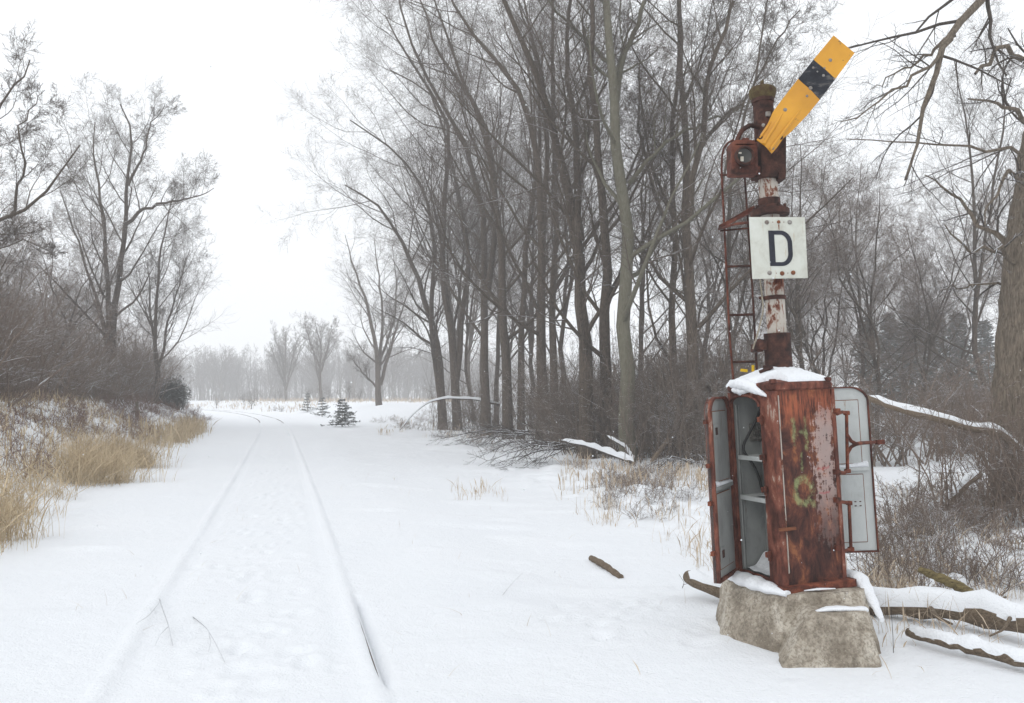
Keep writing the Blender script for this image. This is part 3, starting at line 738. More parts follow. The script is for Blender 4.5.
log('fallen_branch', [ap(634, 460, 21), ap(625, 447, 21.2), ap(615, 441, 21.2), ap(607, 436, 21.4)], [.035, .03, .03, .02], 'branch_dark', 'short crooked snowy stub right of the arched limb', 'branch', 1.2, seed=16, capw=1.2, caph=1.3, group=FL)
log('leaning_branch', [ap(652, 462, 20.5), ap(660, 450, 20.7), ap(668, 440, 21)], [.06, .06, .055], 'log', 'pale broken stem leaning in front of the trees left of the open door', 'branch', 0, seed=17)
log('leaning_branch', [ap(579, 423, 26), ap(592, 413, 26), ap(610, 402, 26)], [.06, .08, .06], 'bark', 'snowy pole leaning between the thick dark trunks', 'branch', .8, seed=18)
log('drooping_branch', [ap(400, 430, 38), ap(412, 415, 38), ap(428, 402, 38.3), ap(445, 398, 38.5), ap(475, 399, 39), ap(500, 405, 39)], [.015, .025, .035, .045, .05, .06], 'branch_dark', 'long arching branch bent down to the snow at the left end of the stand', 'branch', 1.0, seed=19, capw=1.2, caph=1.6)
# brush piles: fans of dark branches
def brush(label, cx0, cy0, Y, dirs, seed, L=3.4):
    rg = np.random.default_rng(seed); stems = []
    for (tx, ty, r0) in dirs:
        a = np.array(at(cx0 + rg.normal() * 5, cy0 + rg.normal() * 2, Y + rg.normal() * .4)); b = np.array(at(tx, ty, Y - 1.5 * (ty - cy0) / 20 + rg.normal() * .3))
        m = (a + b) / 2 + np.array([0, 0, .12 + rg.random() * .2]); stems.append(([tuple(a), tuple(m), tuple(b)], r0 * .62, .005))
    P0, R0 = stems_np(stems, 10, rg, .03)
    P1, R1 = sprout(P0, R0, 8, .1, .95, 35, .45, .55, 6, .13, -.01, rg, .006); P2, R2 = sprout(P1, R1, 6, .1, .95, 38, .5, .55, 4, .15, .0, rg, .0045)
    G = [(P0, R0, 6), (P1, R1, 5), (P2, R2, 3)]
    for P, _, _s in G:
        g = ground_h(P[..., 0].ravel(), P[..., 1].ravel()).reshape(P.shape[:2]); P[..., 2] = np.maximum(P[..., 2], g + .02)
    V, Q = tubes(G); org = V[0].copy(); o = link_mesh('brush_pile', np_mesh('brush_pile', V - org, Q), M['branch_dark']); o.location = org
    tag(o, label, 'brush pile', 'brush piles in front of the stand')
brush('nearer dark pile of cut branches fanning out left of the arched snowy limb', 565, 446, 22, [(485, 452, .05), (478, 466, .045), (495, 474, .05), (520, 472, .04), (470, 458, .04), (505, 450, .05), (535, 466, .03), (500, 462, .04)], 41)
brush('farther flat pile of dark branches at the left end of the stand', 530, 433, 30, [(432, 437, .06), (428, 441, .05), (445, 447, .05), (470, 450, .045), (440, 433, .05), (480, 440, .05), (455, 441, .05)], 42)
brush('small dark heap of broken branches behind the open left-hand door', 690, 462, 19, [(655, 470, .04), (645, 466, .04), (665, 474, .03), (710, 470, .03)], 43)

# ------------------------------------------------------------------ small things in the snow
def twig_thing(label, stems, seed, matn='branch_dark'):
    mb = MB(); org = Vector(stems[0][0][0])
    for pts, r in stems:
        q = resample(pts, 9); mb.tube([Vector(p) - org for p in q], list(np.linspace(r * .6, r * .3, 9)), 6)
    o = mb.build('twig', M[matn]); o.location = org; tag(o, label, 'twig', 'bare twigs poking out of the snow')
twig_thing('thin forked twig standing in the snow by the left rail', [([gp(168, 6.55, -.02), gp(166, 6.4, .06), gp(176, 5.8, .03), gp(181, 5.35, .02)], .006), ([gp(176, 5.75, .03), gp(168, 5.5, .05), gp(164, 5.35, .03)], .004), ([gp(166, 6.3, .05), gp(157, 5.9, .06), gp(145, 5.75, .03)], .003)], 1)
twig_thing('thin crooked twig between the rails', [([gp(200, 6.1, .0), gp(214, 5.55, .07), gp(222, 5.35, .04), gp(232, 5.0, .02)], .005), ([gp(216, 5.5, .06), gp(218, 5.3, .05), gp(216, 5.2, .02)], .004)], 2)
twig_thing('faint hair-thin twig in the open snow right of the track', [([gp(503, 6.9, 0), gp(512, 7.2, .03), gp(522, 7.6, .03)], .003)], 3)
twig_thing('upright dark twig beside the right corner of the concrete base', [([gp(884, 5.2, -.02), gp(884, 5.25, .1), gp(883, 5.3, .26)], .004)], 5)
twig_thing('small dark sprig standing in the snow between the stick and the signal', [([gp(679, 7.3, 0), gp(681, 7.3, .05), gp(676, 7.3, .12)], .005), ([gp(680, 7.3, .03), gp(686, 7.2, .06)], .004)], 6)
# rails, almost wholly under the snow
for c, lab in ((-.75, 'left steel rail buried under a low ridge of snow'), (.75, 'right steel rail, a bare rusty edge showing through the snow nearest the camera')):
    ys = np.concatenate([np.linspace(2, 12, 60), np.geomspace(12.3, 150, 120)]); vs = []; fs = []
    prof = [(-.036, -.14), (-.036, .006), (-.028, .014), (.028, .014), (.036, .006), (.036, -.14)]
    xs = track_x(ys); cs = track_cos(ys)
    near = np.where(ys < 60, -.002, -.004)
    org = Vector((float(xs[0] + c), 2.0, 0))
    for i, y in enumerate(ys):
        for (a, b) in prof: vs.append(Vector((xs[i] + (c + a) / cs[i], y, b + near[i] - .010 + .008 * (c > 0 and 4.4 < y < 6.9) + .032 * float(sstep(44, 60, y) - sstep(118, 130, y)))) - org)
    m = len(prof)
    for i in range(len(ys) - 1):
        for j in range(m - 1): fs.append((i * m + j, i * m + j + 1, (i + 1) * m + j + 1, (i + 1) * m + j))
    mb = MB(); mb.add(vs, fs); o = mb.build('rail', simple('rusty rail steel ' + ('l' if c < 0 else 'r'), [(.3, (.05, .035, .03)), (.7, (.12, .08, .06))], 8)); o.location = org
    tag(o, lab, 'rail', 'rails of the snowed-in track')

# ------------------------------------------------------------------ flakes in the air
rgs = np.random.default_rng(88); n = 2600
Y = rgs.uniform(1.6, 22, n); u = rgs.uniform(-.72, .72, n); zz = rgs.uniform(-.48, .52, n); ctr = np.stack([u * Y, Y, CAMZ + zz * Y], 1)
keep = ctr[:, 2] > 0.1; ctr = ctr[keep]; n = len(ctr); r = rgs.uniform(.0012, .0030, n)[:, None]
oct_v = np.array([(1, 0, 0), (-1, 0, 0), (0, 1, 0), (0, -1, 0), (0, 0, 1), (0, 0, -1)], float); oct_f = np.array([(0, 2, 4), (2, 1, 4), (1, 3, 4), (3, 0, 4), (2, 0, 5), (1, 2, 5), (3, 1, 5), (0, 3, 5)])
V = (ctr[:, None] + oct_v[None] * r[:, None]).reshape(-1, 3); Q = (np.arange(n)[:, None, None] * 6 + oct_f[None]).reshape(-1, 3)
tag(link_mesh('snowflakes', np_mesh('snowflakes', V, Q), M['snow']), 'fine snowflakes drifting in the air', 'snowflakes', kind='stuff')
# ------------------------------------------------------------------ the signal
def rust_mat(name, stops, scale=9, vs=None, rough=.85, bs=.5, streak=None):
    m, nt, b = mat(name); v = objcoord(nt, vs); f = noise_fac(nt, scale, 8, .7, v, .3)
    col = ramp(nt, f, stops)
    if streak:
        s = noise_fac(nt, 5, 5, .7, objcoord(nt, (9, 9, .9))); col = mixc(nt, ramp(nt, s, [(streak[1], (0, 0, 0)), (streak[1] + .08, (1, 1, 1))]), col, streak[0])
    nt.links.new(col, b.inputs['Base Color']); b.inputs['Roughness'].default_value = rough; b.inputs['Specular IOR Level'].default_value = .25
    f2 = noise_fac(nt, 70, 4, .6, objcoord(nt)); bump(nt, b, math_(nt, 'ADD', f, math_(nt, 'MULTIPLY', f2, .4)), bs, .006); return m
RUST = rust_mat('red rust', [(.38, (.045, .018, .013)), (.5, (.12, .036, .022)), (.60, (.22, .07, .038))], 9)
RUSTD = rust_mat('dark brown rust', [(.38, (.025, .015, .013)), (.52, (.060, .028, .022)), (.64, (.105, .045, .032))], 12)
RUSTO = rust_mat('thin orange rust', [(.3, (.10, .035, .02)), (.6, (.22, .085, .04)), (.8, (.32, .17, .09))], 14)
RUSTL = rust_mat('brown lamp rust', [(.38, (.04, .018, .014)), (.5, (.10, .036, .026)), (.62, (.17, .060, .038))], 10)
FRAME = rust_mat('rust under worn red paint', [(.36, (.045, .017, .012)), (.47, (.095, .033, .024)), (.55, (.165, .056, .037)), (.62, (.22, .085, .055)), (.67, (.38, .30, .25))], 11, (1, 1, .45))
WPIPE = rust_mat('white paint flaking off rust', [(.36, (.06, .02, .015)), (.43, (.17, .06, .035)), (.47, (.42, .38, .33)), (.8, (.55, .52, .48))], 9, (1, 1, .6), streak=((.20, .075, .04), .555))
GREY = rust_mat('grey cabinet paint', [(.3, (.19, .19, .185)), (.5, (.29, .30, .29)), (.7, (.35, .36, .35))], 5, (1, 1, .5), .6, .15, streak=((.17, .13, .10), .63))
GREY_LIT = rust_mat('grey paint lit tone', [(.3, (.36, .37, .36)), (.5, (.48, .50, .49)), (.7, (.54, .56, .55))], 5, (1, 1, .5), .6, .15, streak=((.30, .22, .16), .63))  # same grey paint with the light on it put into the colour
SIGNW = rust_mat('weathered white enamel', [(.3, (.44, .43, .37)), (.5, (.56, .57, .51)), (.7, (.62, .63, .58))], 6, (1, 1, 1), .4, .15, streak=((.46, .40, .30), .62))
BLACKP = rust_mat('black sign paint', [(.3, (.012, .013, .02)), (.7, (.03, .032, .045))], 30, None, .45, .1)
SCUFF = rust_mat('scuffed black enamel', [(.40, (.008, .009, .014)), (.54, (.02, .022, .03)), (.62, (.10, .095, .09))], 8, (1, 1, 2.5), .35, .1)
BOLT = rust_mat('grey bolt heads', [(.3, (.12, .08, .06)), (.6, (.30, .29, .27))], 30)
MOSS = rust_mat('mossy iron cap', [(.35, (.06, .03, .02)), (.5, (.085, .062, .03)), (.7, (.14, .115, .05))], 22, None, .95, .8)
def yellow():
    m, nt, b = mat('chipped yellow enamel'); v = objcoord(nt)
    f = noise_fac(nt, 3, 4, .6, v); base = ramp(nt, f, [(.3, (.50, .22, .006)), (.7, (.67, .315, .010))])
    c1 = noise_fac(nt, 16, 5, .7, v); chip = ramp(nt, c1, [(.66, (0, 0, 0)), (.675, (1, 1, 1))])
    nt.links.new(mixc(nt, chip, base, (.09, .035, .02)), b.inputs['Base Color']); b.inputs['Roughness'].default_value = .38
    b.inputs['Coat Weight'].default_value = .15; bump(nt, b, f, .08, .01); return m
YEL = yellow()
def front_mat():
    """cabinet panel: deep rust, what is left of white paint, sprayed green marks"""
    m, nt, b = mat('rusted cabinet panel'); co_ = objcoord(nt); sp = N(nt, 'ShaderNodeSeparateXYZ'); nt.links.new(co_, sp.inputs[0]); X, _, Z = sp.outputs
    n1 = noise_fac(nt, 7, 8, .7, objcoord(nt, (1.6, 1, .8)), .5); ns = noise_fac(nt, 6, 8, .72, objcoord(nt, (8, 8, .7))); n2 = noise_fac(nt, 26, 6, .7, co_)
    col = ramp(nt, n1, [(.38, (.030, .014, .012)), (.47, (.066, .025, .019)), (.55, (.115, .040, .026)), (.63, (.24, .092, .042))])
    def band(v, a, b_, s):
        up = math_(nt, 'MULTIPLY', math_(nt, 'SUBTRACT', v, a), 1 / s, True); dn = math_(nt, 'MULTIPLY', math_(nt, 'SUBTRACT', b_, v), 1 / s, True)
        return math_(nt, 'MULTIPLY', up, dn)
    # orange wash along the top
    top = math_(nt, 'MULTIPLY', band(Z, 1.42, 1.75, .14), ramp(nt, ns, [(.42, (0, 0, 0)), (.58, (1, 1, 1))])); col = mixc(nt, top, col, (.34, .10, .05))
    # white paint surviving on the right of the panel
    wz = band(Z, .55, 1.66, .16); wx = band(X, -.03, .30, .12)
    k = math_(nt, 'ADD', math_(nt, 'MULTIPLY', wx, wz), math_(nt, 'MULTIPLY', math_(nt, 'SUBTRACT', ns, .5), 2.3))
    k = math_(nt, 'MULTIPLY', math_(nt, 'SUBTRACT', math_(nt, 'ADD', k, math_(nt, 'MULTIPLY', math_(nt, 'SUBTRACT', n2, .5), 2.8)), .68), 5, True)
    lowf = ramp(nt, Z, [(.0, (.25, .25, .25)), (1.0, (1, 1, 1))])
    k = math_(nt, 'MULTIPLY', math_(nt, 'MULTIPLY', k, math_(nt, 'ADD', math_(nt, 'MULTIPLY', band(Z, .80, 1.7, .25), .55), .16)), .95)
    col = mixc(nt, k, col, (.46, .36, .33))
    xn = noise_fac(nt, 18, 4, .7, co_); X = math_(nt, 'ADD', X, math_(nt, 'MULTIPLY', math_(nt, 'SUBTRACT', xn, .5), .07)); Z = math_(nt, 'ADD', Z, math_(nt, 'MULTIPLY', math_(nt, 'SUBTRACT', n1, .5), .10))
    # sprayed marks in green and a little pink
    def rect(x0, x1, z0, z1, s=.012): return math_(nt, 'MULTIPLY', band(X, x0, x1, s), band(Z, z0, z1, s * 1.6))
    g = rect(-.125, -.085, 1.31, 1.52, .018)
    for r_ in (rect(-.025, .015, 1.28, 1.51, .018), rect(-.11, .0, 1.38, 1.42, .015), rect(-.075, -.045, 1.14, 1.28, .014)): g = math_(nt, 'MAXIMUM', g, r_)
    dx = math_(nt, 'SUBTRACT', X, -.055); dz = math_(nt, 'MULTIPLY', math_(nt, 'SUBTRACT', Z, 1.02), .8)
    rr = math_(nt, 'SQRT', math_(nt, 'ADD', math_(nt, 'MULTIPLY', dx, dx), math_(nt, 'MULTIPLY', dz, dz)))
    g = math_(nt, 'MAXIMUM', g, band(rr, .042, .092, .016))
    tail = rect(-.01, .045, .90, .96, .015); g = math_(nt, 'MAXIMUM', g, tail)
    g = math_(nt, 'MULTIPLY', math_(nt, 'MULTIPLY', g, ramp(nt, n2, [(.40, (.0, .0, .0)), (.56, (1, 1, 1))])), .58)
    col = mixc(nt, g, col, (.30, .36, .16))
    p = math_(nt, 'MAXIMUM', rect(.07, .17, 1.155, 1.175, .006), rect(.06, .16, .985, 1.005, .006)); col = mixc(nt, math_(nt, 'MULTIPLY', p, .6), col, (.38, .07, .08))
    nt.links.new(col, b.inputs['Base Color']); b.inputs['Roughness'].default_value = .8; b.inputs['Specular IOR Level'].default_value = .25
    bump(nt, b, math_(nt, 'ADD', n1, math_(nt, 'MULTIPLY', n2, .6)), .5, .008); return m
PANEL = front_mat()
def concrete():
    m, nt, b = mat('old concrete'); v = objcoord(nt); n1 = noise_fac(nt, 3.5, 7, .65, v, .3); n2 = noise_fac(nt, 45, 6, .75, v); n3 = noise_fac(nt, 3, 5, .6, objcoord(nt, (5, 5, .8)))
    vo = N(nt, 'ShaderNodeTexVoronoi'); vo.inputs['Scale'].default_value = 38; nt.links.new(v, vo.inputs['Vector'])
    col = ramp(nt, n1, [(.38, (.25, .215, .17)), (.5, (.43, .38, .31)), (.60, (.60, .55, .47))])
    col = mixc(nt, ramp(nt, n2, [(.42, (.6, .6, .6)), (.54, (0, 0, 0))]), col, (.15, .12, .09))
    col = mixc(nt, ramp(nt, n3, [(.58, (0, 0, 0)), (.70, (.55, .55, .55))]), col, (.08, .07, .055))
    col = mixc(nt, ramp(nt, vo.outputs['Distance'], [(.10, (.6, .6, .6)), (.22, (0, 0, 0))]), col, (.42, .39, .33))
    nt.links.new(col, b.inputs['Base Color']); b.inputs['Roughness'].default_value = .95; b.inputs['Specular IOR Level'].default_value = .2
    bump(nt, b, math_(nt, 'ADD', n2, math_(nt, 'MULTIPLY', n1, .8)), .9, .012); return m
CONC = concrete()
def glass():
    m, nt, b = mat('dusty lens glass'); b.inputs['Base Color'].default_value = (.05, .05, .045, 1); b.inputs['Roughness'].default_value = .15; b.inputs['Specular IOR Level'].default_value = .35; return m
GLASS = glass()
RUBBER = simple('black cable sheath', [(.3, (.012, .012, .013)), (.7, (.03, .03, .03))], 20, .6)
TAN = simple('weathered tan cable', [(.3, (.20, .17, .13)), (.7, (.33, .29, .22))], 20)

LEAN = R(2.2)
sig = empty('railway_signal', (1.959, 5.62, 0)); sig.rotation_mode = 'XYZ'
Mx = Matrix.Translation((1.959, 5.62, 0)) @ Matrix.Rotation(-LEAN, 4, 'Y') @ Matrix.Rotation(R(18), 4, 'Z')
sig.matrix_world = Mx; sig.rotation_euler = (Matrix.Rotation(-LEAN, 4, 'Y') @ Matrix.Rotation(R(18), 4, 'Z')).to_euler()
INV = Mx.inverted(); INV3 = INV.to_3x3()
tag(sig, 'rusty semaphore signal with raised yellow arm, letter D plate and open relay cabinet on concrete', 'railway signal')
def P(px, py, Y): return INV @ at(px, py, Y)
def Wl(x, y, z): return INV @ Vector((x, y, z))
CAMD = INV3 @ Vector((0, -1, 0))          # towards the camera side, in the signal's frame
WX = INV3 @ Vector((1, 0, 0)); WZ = INV3 @ Vector((0, 0, 1))
FACE = Matrix((WX, WZ, CAMD)).transposed()  # columns: right, up, toward viewer
def disc(mb, p, r, h, n=14, dome=False):
    mb.lathe([(0, h), (r * (.55 if dome else .85), h * .95), (r, h * .4), (r, 0)], Matrix.Translation(p) @ FACE.to_4x4(), n)
X0, X1, Y0, Y1 = -.265, .228, -.25, .25
ZB, ZT = .395, 1.69
# --- foundation
def block(name, bot, top, zt, zb, seed, n=9, m=7, amp=.040):
    mb = MB(); k = len(bot); ring = []
    per = n
    def outline(o, f):
        out = []
        for i in range(k):
            a = Vector(bot[i]).lerp(Vector(top[i]), f); b = Vector(bot[(i + 1) % k]).lerp(Vector(top[(i + 1) % k]), f)
            for j in range(per): out.append(a.lerp(b, j / per))
        return out
    rows = []
    for r_ in range(m + 1):
        f = r_ / m; o = outline(None, f ** 1.15); z = zb + (zt - zb) * f
        for _ in range(1): o = [(o[i - 1] + o[i] * 2 + o[(i + 1) % len(o)]) / 4 for i in range(len(o))]
        rows.append([Vector((p.x, p.y, z)) for p in o])
    c = sum(rows[-1], Vector()) / len(rows[-1]); vs = []; L = len(rows[0])
    for r_, row in enumerate(rows):
        for p in row:
            d = mnoise.noise(p * 3 + Vector((seed, 0, 0))) * amp * .30 + mnoise.noise(p * 12 + Vector((seed, 3, 0))) * amp * .38 + mnoise.noise(p * 31) * amp * .26
            o = Vector((p.x - c.x, p.y - c.y, 0)).normalized(); q = p + o * d
            if r_ == m: q.z += mnoise.noise(p * 6) * .018 - .01; q -= o * .012
            vs.append(Wl(*q))
    fs = [(a * L + i, a * L + (i + 1) % L, (a + 1) * L + (i + 1) % L, (a + 1) * L + i) for a in range(m) for i in range(L)]
    vs.append(Wl(c.x, c.y, zt + .002)); cc = len(vs) - 1
    fs += [(m * L + i, m * L + (i + 1) % L, cc) for i in range(L)]
    mb.add(vs, fs, False); return mb.build(name, CONC, sig)
main = block('foundation', [(1.66, 5.17), (2.36, 5.12), (2.44, 5.62), (2.36, 6.2), (1.52, 6.15), (1.405, 5.52)],
             [(1.77, 5.20), (2.28, 5.30), (2.39, 5.46), (2.25, 6.08), (1.56, 5.95), (1.53, 5.76)], .385, -.12, 3, 12, 10)
butt = block('buttress', [(1.53, 4.86), (2.24, 4.88), (2.34, 5.3), (1.72, 5.4)], [(1.87, 5.03), (2.22, 5.05), (2.27, 5.5), (1.84, 5.5)], .315, -.1, 8, 14, 9, .034)
# --- cabinet
cab = MB()
T = .012
def fbox(mb, x0, x1, y0, y1, z0, z1, bev=.0): mb.box(((x0 + x1) / 2, (y0 + y1) / 2, (z0 + z1) / 2), (x1 - x0, y1 - y0, z1 - z0), None, bev)
fbox(cab, X0 + .04, X1 - .002, Y0, Y0 + .012, ZB + .02, ZT)            # front panel
cabo = cab.build('cabinet', PANEL, sig)
def child(mb, name, m, par, bevel=0.0): return mb.build(name, m, par, bevel)
# frame of posts and rims
mb = MB()
fbox(mb, X0 - .006, X0 + .043, Y0 - .012, Y0 + .125, ZB + .02, ZT)     # front-left post, jamb of the opening
fbox(mb, X1 - .016, X1 + .012, Y0 - .010, Y0 + .05, ZB + .02, ZT)      # front-right post
fbox(mb, X1 - .03, X1 + .01, Y1 - .04, Y1, ZB + .02, ZT)
fbox(mb, X0 - .004, X0 + .02, Y1 - .028, Y1 + .004, ZB + .02, ZT)      # rear-left post
fbox(mb, X0 - .008, X0 + .012, Y0 + .12, Y1 - .02, ZB + .018, ZB + .05)
# arched head of the left opening
ya, yb = Y0 + .123, Y1 - .026; arc = []
za = 1.588
for i in range(13):
    a = math.pi * i / 12; arc.append((X0 - .006, (ya + yb) / 2 - math.cos(a) * (yb - ya) / 2, za + math.sin(a) ** .8 * .078))
poly = arc + [(X0 - .006, yb, ZT), (X0 - .006, ya, ZT)]
for i in range(12):
    a, b = arc[i], arc[i + 1]; mb.prism([a, b, (b[0], b[1], ZT - .004), (a[0], a[1], ZT - .004)], (.02, 0, 0))
mb.tube([(X0 - .014, p[1], p[2]) for p in arc], .011, 8)
fr = child(mb, 'frame', FRAME, cabo, .004)
# seam of pale paint on the post, hinge lugs
mb = MB()
for z in (1.50, 1.245, 1.03, .60):
    mb = MB(); fbox(mb, X0 - .034, X0 + .0, Y0 + .085, Y0 + .125, z - .016, z + .02, .006); mb.tube([(X0 - .03, Y0 + .08, z - .03), (X0 - .03, Y0 + .08, z + .03)], .011, 8); child(mb, 'hinge_lug', RUST, cabo)
mb = MB(); fbox(mb, X0 - .016, X0 + .11, Y0 - .032, Y0 - .014, .775, .795, .003); child(mb, 'latch_bar', RUSTO, cabo)
mb = MB(); fbox(mb, X0 + .044, X0 + .049, Y0 - .0165, Y0 - .004, ZB + .1, ZT - .03); child(mb, 'trim_strip', WPIPE, cabo)
# walls behind and inside
mb = MB(); fbox(mb, X0 + .02, X1 - .03, Y1 - .012, Y1 - .002, ZB + .02, ZT - .003); fbox(mb, -.03, -.02, Y0 + .02, Y1 - .016, ZB + .02, ZT - .004)
fbox(mb, X0 + .046, -.034, Y0 + .014, Y0 + .022, ZB + .02, ZT - .004)
fbox(mb, X0 + .022, X0 + .03, Y1 - .05, Y1 - .042, ZB + .05, 1.60); fbox(mb, X0 + .05, X0 + .056, Y1 - .04, Y1 - .03, ZB + .05, 1.60)
fbox(mb, X0 + .02, X1 - .03, Y0 + .03, Y1 - .018, ZB + .015, ZB + .03)
child(mb, 'inner_wall', GREY, cabo)
for z in (1.235, .955):
    mb = MB(); fbox(mb, X0 + .025, -.035, Y0 + .03, Y1 - .05, z - .006, z + .006); fbox(mb, X0 + .019, X0 + .03, Y0 + .13, Y1 - .05, z - .022, z + .008); child(mb, 'shelf', GREY_LIT, cabo)
# terminal block and cable on the inner wall
mb = MB(); fbox(mb, -.115, -.036, Y1 - .05, Y1 - .013, 1.335, 1.455, .004)
for i in range(3):
    for j in range(3): mb.box((-.10 + i * .026, Y1 - .054, 1.36 + j * .035), (.016, .012, .02), None, .003)
child(mb, 'terminal_block', rust_mat('grimy terminal block', [(.35, (.06, .06, .055)), (.6, (.22, .21, .19)), (.75, (.4, .38, .34))], 40), cabo)
mb = MB(); cp = resample([P(765, 396, 5.70), P(759, 414, 5.70), P(750, 432, 5.70), P(743, 445, 5.70), P(743, 452, 5.68), P(749, 458, 5.66), P(755, 468, 5.66), P(760, 480, 5.68), P(762, 490, 5.70)], 26)
mb.tube(list(cp), .010, 8); child(mb, 'cable', RUBBER, cabo)
# base flange
mb = MB(); fbox(mb, X0 - .03, X1 + .055, Y0 - .05, Y0 + .03, ZB - .028, ZB + .022, .006); fbox(mb, X0 - .02, X0 + .03, Y0 + .032, Y1 + .02, ZB - .024, ZB + .016, .005); fbox(mb, X1 - .02, X1 + .05, Y0 + .032, Y1 + .02, ZB - .024, ZB + .016, .005)
child(mb, 'base_flange', RUST, cabo, 0)
# lid with rounded edge
mb = MB(); prof = []
def rrect(x0, x1, y0, y1, r, z, n=6):
    out = []
    for cx, cy_, a0 in ((x1 - r, y1 - r, 0), (x0 + r, y1 - r, 90), (x0 + r, y0 + r, 180), (x1 - r, y0 + r, 270)):
        for i in range(n + 1):
            a = R(a0 + 90 * i / n); out.append(Vector((cx + r * math.cos(a), cy_ + r * math.sin(a), z)))
    return out
rows = [(.004, .0), (-.004, .0), (-.018, .012), (-.020, .04), (-.008, .055), (.02, .062), (.16, .085)]
vs = []; fs = []
for ins, dz in rows: vs += rrect(X0 + ins, X1 - ins, Y0 + ins, Y1 - ins, max(.05 - ins * .5, .02), ZT + dz)
L = 28
for a in range(len(rows) - 1): fs += [(a * L + i, a * L + (i + 1) % L, (a + 1) * L + (i + 1) % L, (a + 1) * L + i) for i in range(L)]
fs += [tuple(range(L))[::-1], tuple(range((len(rows) - 1) * L, len(rows) * L))]
mb.add(vs, fs, False)
for (x, y) in ((X0 + .02, Y0 - .0), (-.20, Y0 + .20), (X1 - .03, Y0 + .0)): mb.box((x, y, ZT + .065), (.04, .03, .03), None, .007)
child(mb, 'lid', FRAME, cabo)
# --- snow on the lid, the floor of the cabinet, the ledges
def snow_patch(name, x0, x1, y0, y1, zf, hf, par, nx=46, ny=40, skip=.004):
    g = {}; vs = []; fs = []
    for i in range(nx + 1):
        for j in range(ny + 1):
            x = x0 + (x1 - x0) * i / nx; y = y0 + (y1 - y0) * j / ny; h = hf(x, y); g[i, j] = (len(vs), h); vs.append((x, y, zf(x, y) + max(h, -.012)))
    for i in range(nx):
        for j in range(ny):
            q = [g[i, j], g[i + 1, j], g[i + 1, j + 1], g[i, j + 1]]
            if max(k[1] for k in q) > -.008: fs.append(tuple(k[0] for k in q))
    mb = MB(); mb.add(vs, fs, True); return mb.build(name, M['snow'], par)
def lid_z(x, y):
    e = min(x - X0, X1 - x, y - Y0, Y1 - y)
    return ZT + .05 + max(0, min(e + .02, .16)) * .17
def lid_h(x, y):
    n = mnoise.noise(Vector((x * 6, y * 6, 1))) * .03 + mnoise.noise(Vector((x * 15, y * 15, 1))) * .010
    front = y - Y0 - .004 if x > -.12 else y - Y0 - .11 - .25 * (-.12 - x)      # the front left corner is swept bare
    e = min(X1 - .012 - x, Y1 - y, front, x - X0 + .012) + n * .6
    d = math.hypot(x, (y - .02))
    if e < 0: return -.02
    return min(.032, e * 1.4) + max(0, .085 - d * .28) + mnoise.noise(Vector((x * 40, y * 40, 2))) * .006 * min(1, e * 12) + n * .3
snow_patch('snow_cap', X0 - .035, X1 + .01, Y0 - .005, Y1 + .01, lid_z, lid_h, cabo, 84, 76)
snow_patch('snow_drift', X0 + .03, -.036, Y0 + .03, Y1 - .03, lambda x, y: ZB + .03, lambda x, y: .02 + .10 * sstep(.1, .0, -.036 - x - .02) * 1 + .03 * mnoise.noise(Vector((x * 9, y * 9, 4))), cabo, 16, 24)
snow_patch('snow_drift', X0 + .035, -.036, Y0 + .03, Y0 + .30, lambda x, y: .962, lambda x, y: .03 - abs(y - Y0 - .13) * .16 + .012 * mnoise.noise(Vector((x * 12, y * 12, 7))), cabo, 14, 18)
# snow on the foundation: a roll along its left rim, one on the buttress, one at the right corner
def snow_roll(pts, rad, flat=.55, seed=0):
    q = [Vector(p) for p in resample(pts, 22)]; mb = MB(); vs = []; fs = []; m = 12
    for i, p in enumerate(q):
        t = (q[min(i + 1, 21)] - q[max(i - 1, 0)]); t.z = 0; t.normalize(); s = Vector((t.y, -t.x, 0)); r_ = np.interp(i / 21, np.linspace(0, 1, len(rad)), rad) * (1 + .22 * mnoise.noise(Vector((i * .5, seed, 2))) + .12 * mnoise.noise(Vector((i * 1.7, seed, 4))))
        for j in range(m):
            a = 2 * math.pi * j / m; vs.append(p + s * math.cos(a) * r_ + Vector((0, 0, math.sin(a) * r_ * flat)))
    for i in range(21):
        for j in range(m): fs.append((i * m + j, i * m + (j + 1) % m, (i + 1) * m + (j + 1) % m, (i + 1) * m + j))
    mb.add(vs, fs, True); mb.add(vs[:m], [tuple(range(m))]); mb.add(vs[-m:], [tuple(range(m))]); return mb.build('snow_ledge', M['snow'], sig)
snow_roll([Wl(1.56, 5.92, .375), Wl(1.57, 5.72, .385), Wl(1.63, 5.52, .39), Wl(1.70, 5.36, .385), Wl(1.78, 5.24, .375)], [.03, .06, .075, .065, .03], .62, 1)
snow_roll([P(731, 385, 5.70), P(735, 384, 5.66), P(744, 384.5, 5.555), P(752, 387, 5.475), P(759, 391, 5.40), P(767, 396, 5.335)], [.02, .04, .048, .042, .028, .008], 1.0, 6)
snow_roll([P(733, 390, 5.68), P(740, 391, 5.60), P(748, 390, 5.51)], [.015, .03, .018], 1.0, 8)
snow_roll([Wl(1.90, 5.09, .305), Wl(1.98, 5.10, .318), Wl(2.06, 5.10, .32), Wl(2.14, 5.11, .314), Wl(2.23, 5.13, .308)], [.012, .030, .034, .026, .038], .5, 2)
snow_roll([Wl(2.31, 5.62, .42), Wl(2.36, 5.50, .41), Wl(2.37, 5.42, .36), Wl(2.385, 5.33, .27), Wl(2.40, 5.28, .20)], [.05, .06, .045, .035, .02], .8, 3)
snow_roll([Wl(1.90, 5.275, .388), Wl(2.0, 5.30, .392), Wl(2.12, 5.325, .39)], [.006, .016, .006], .5, 4)
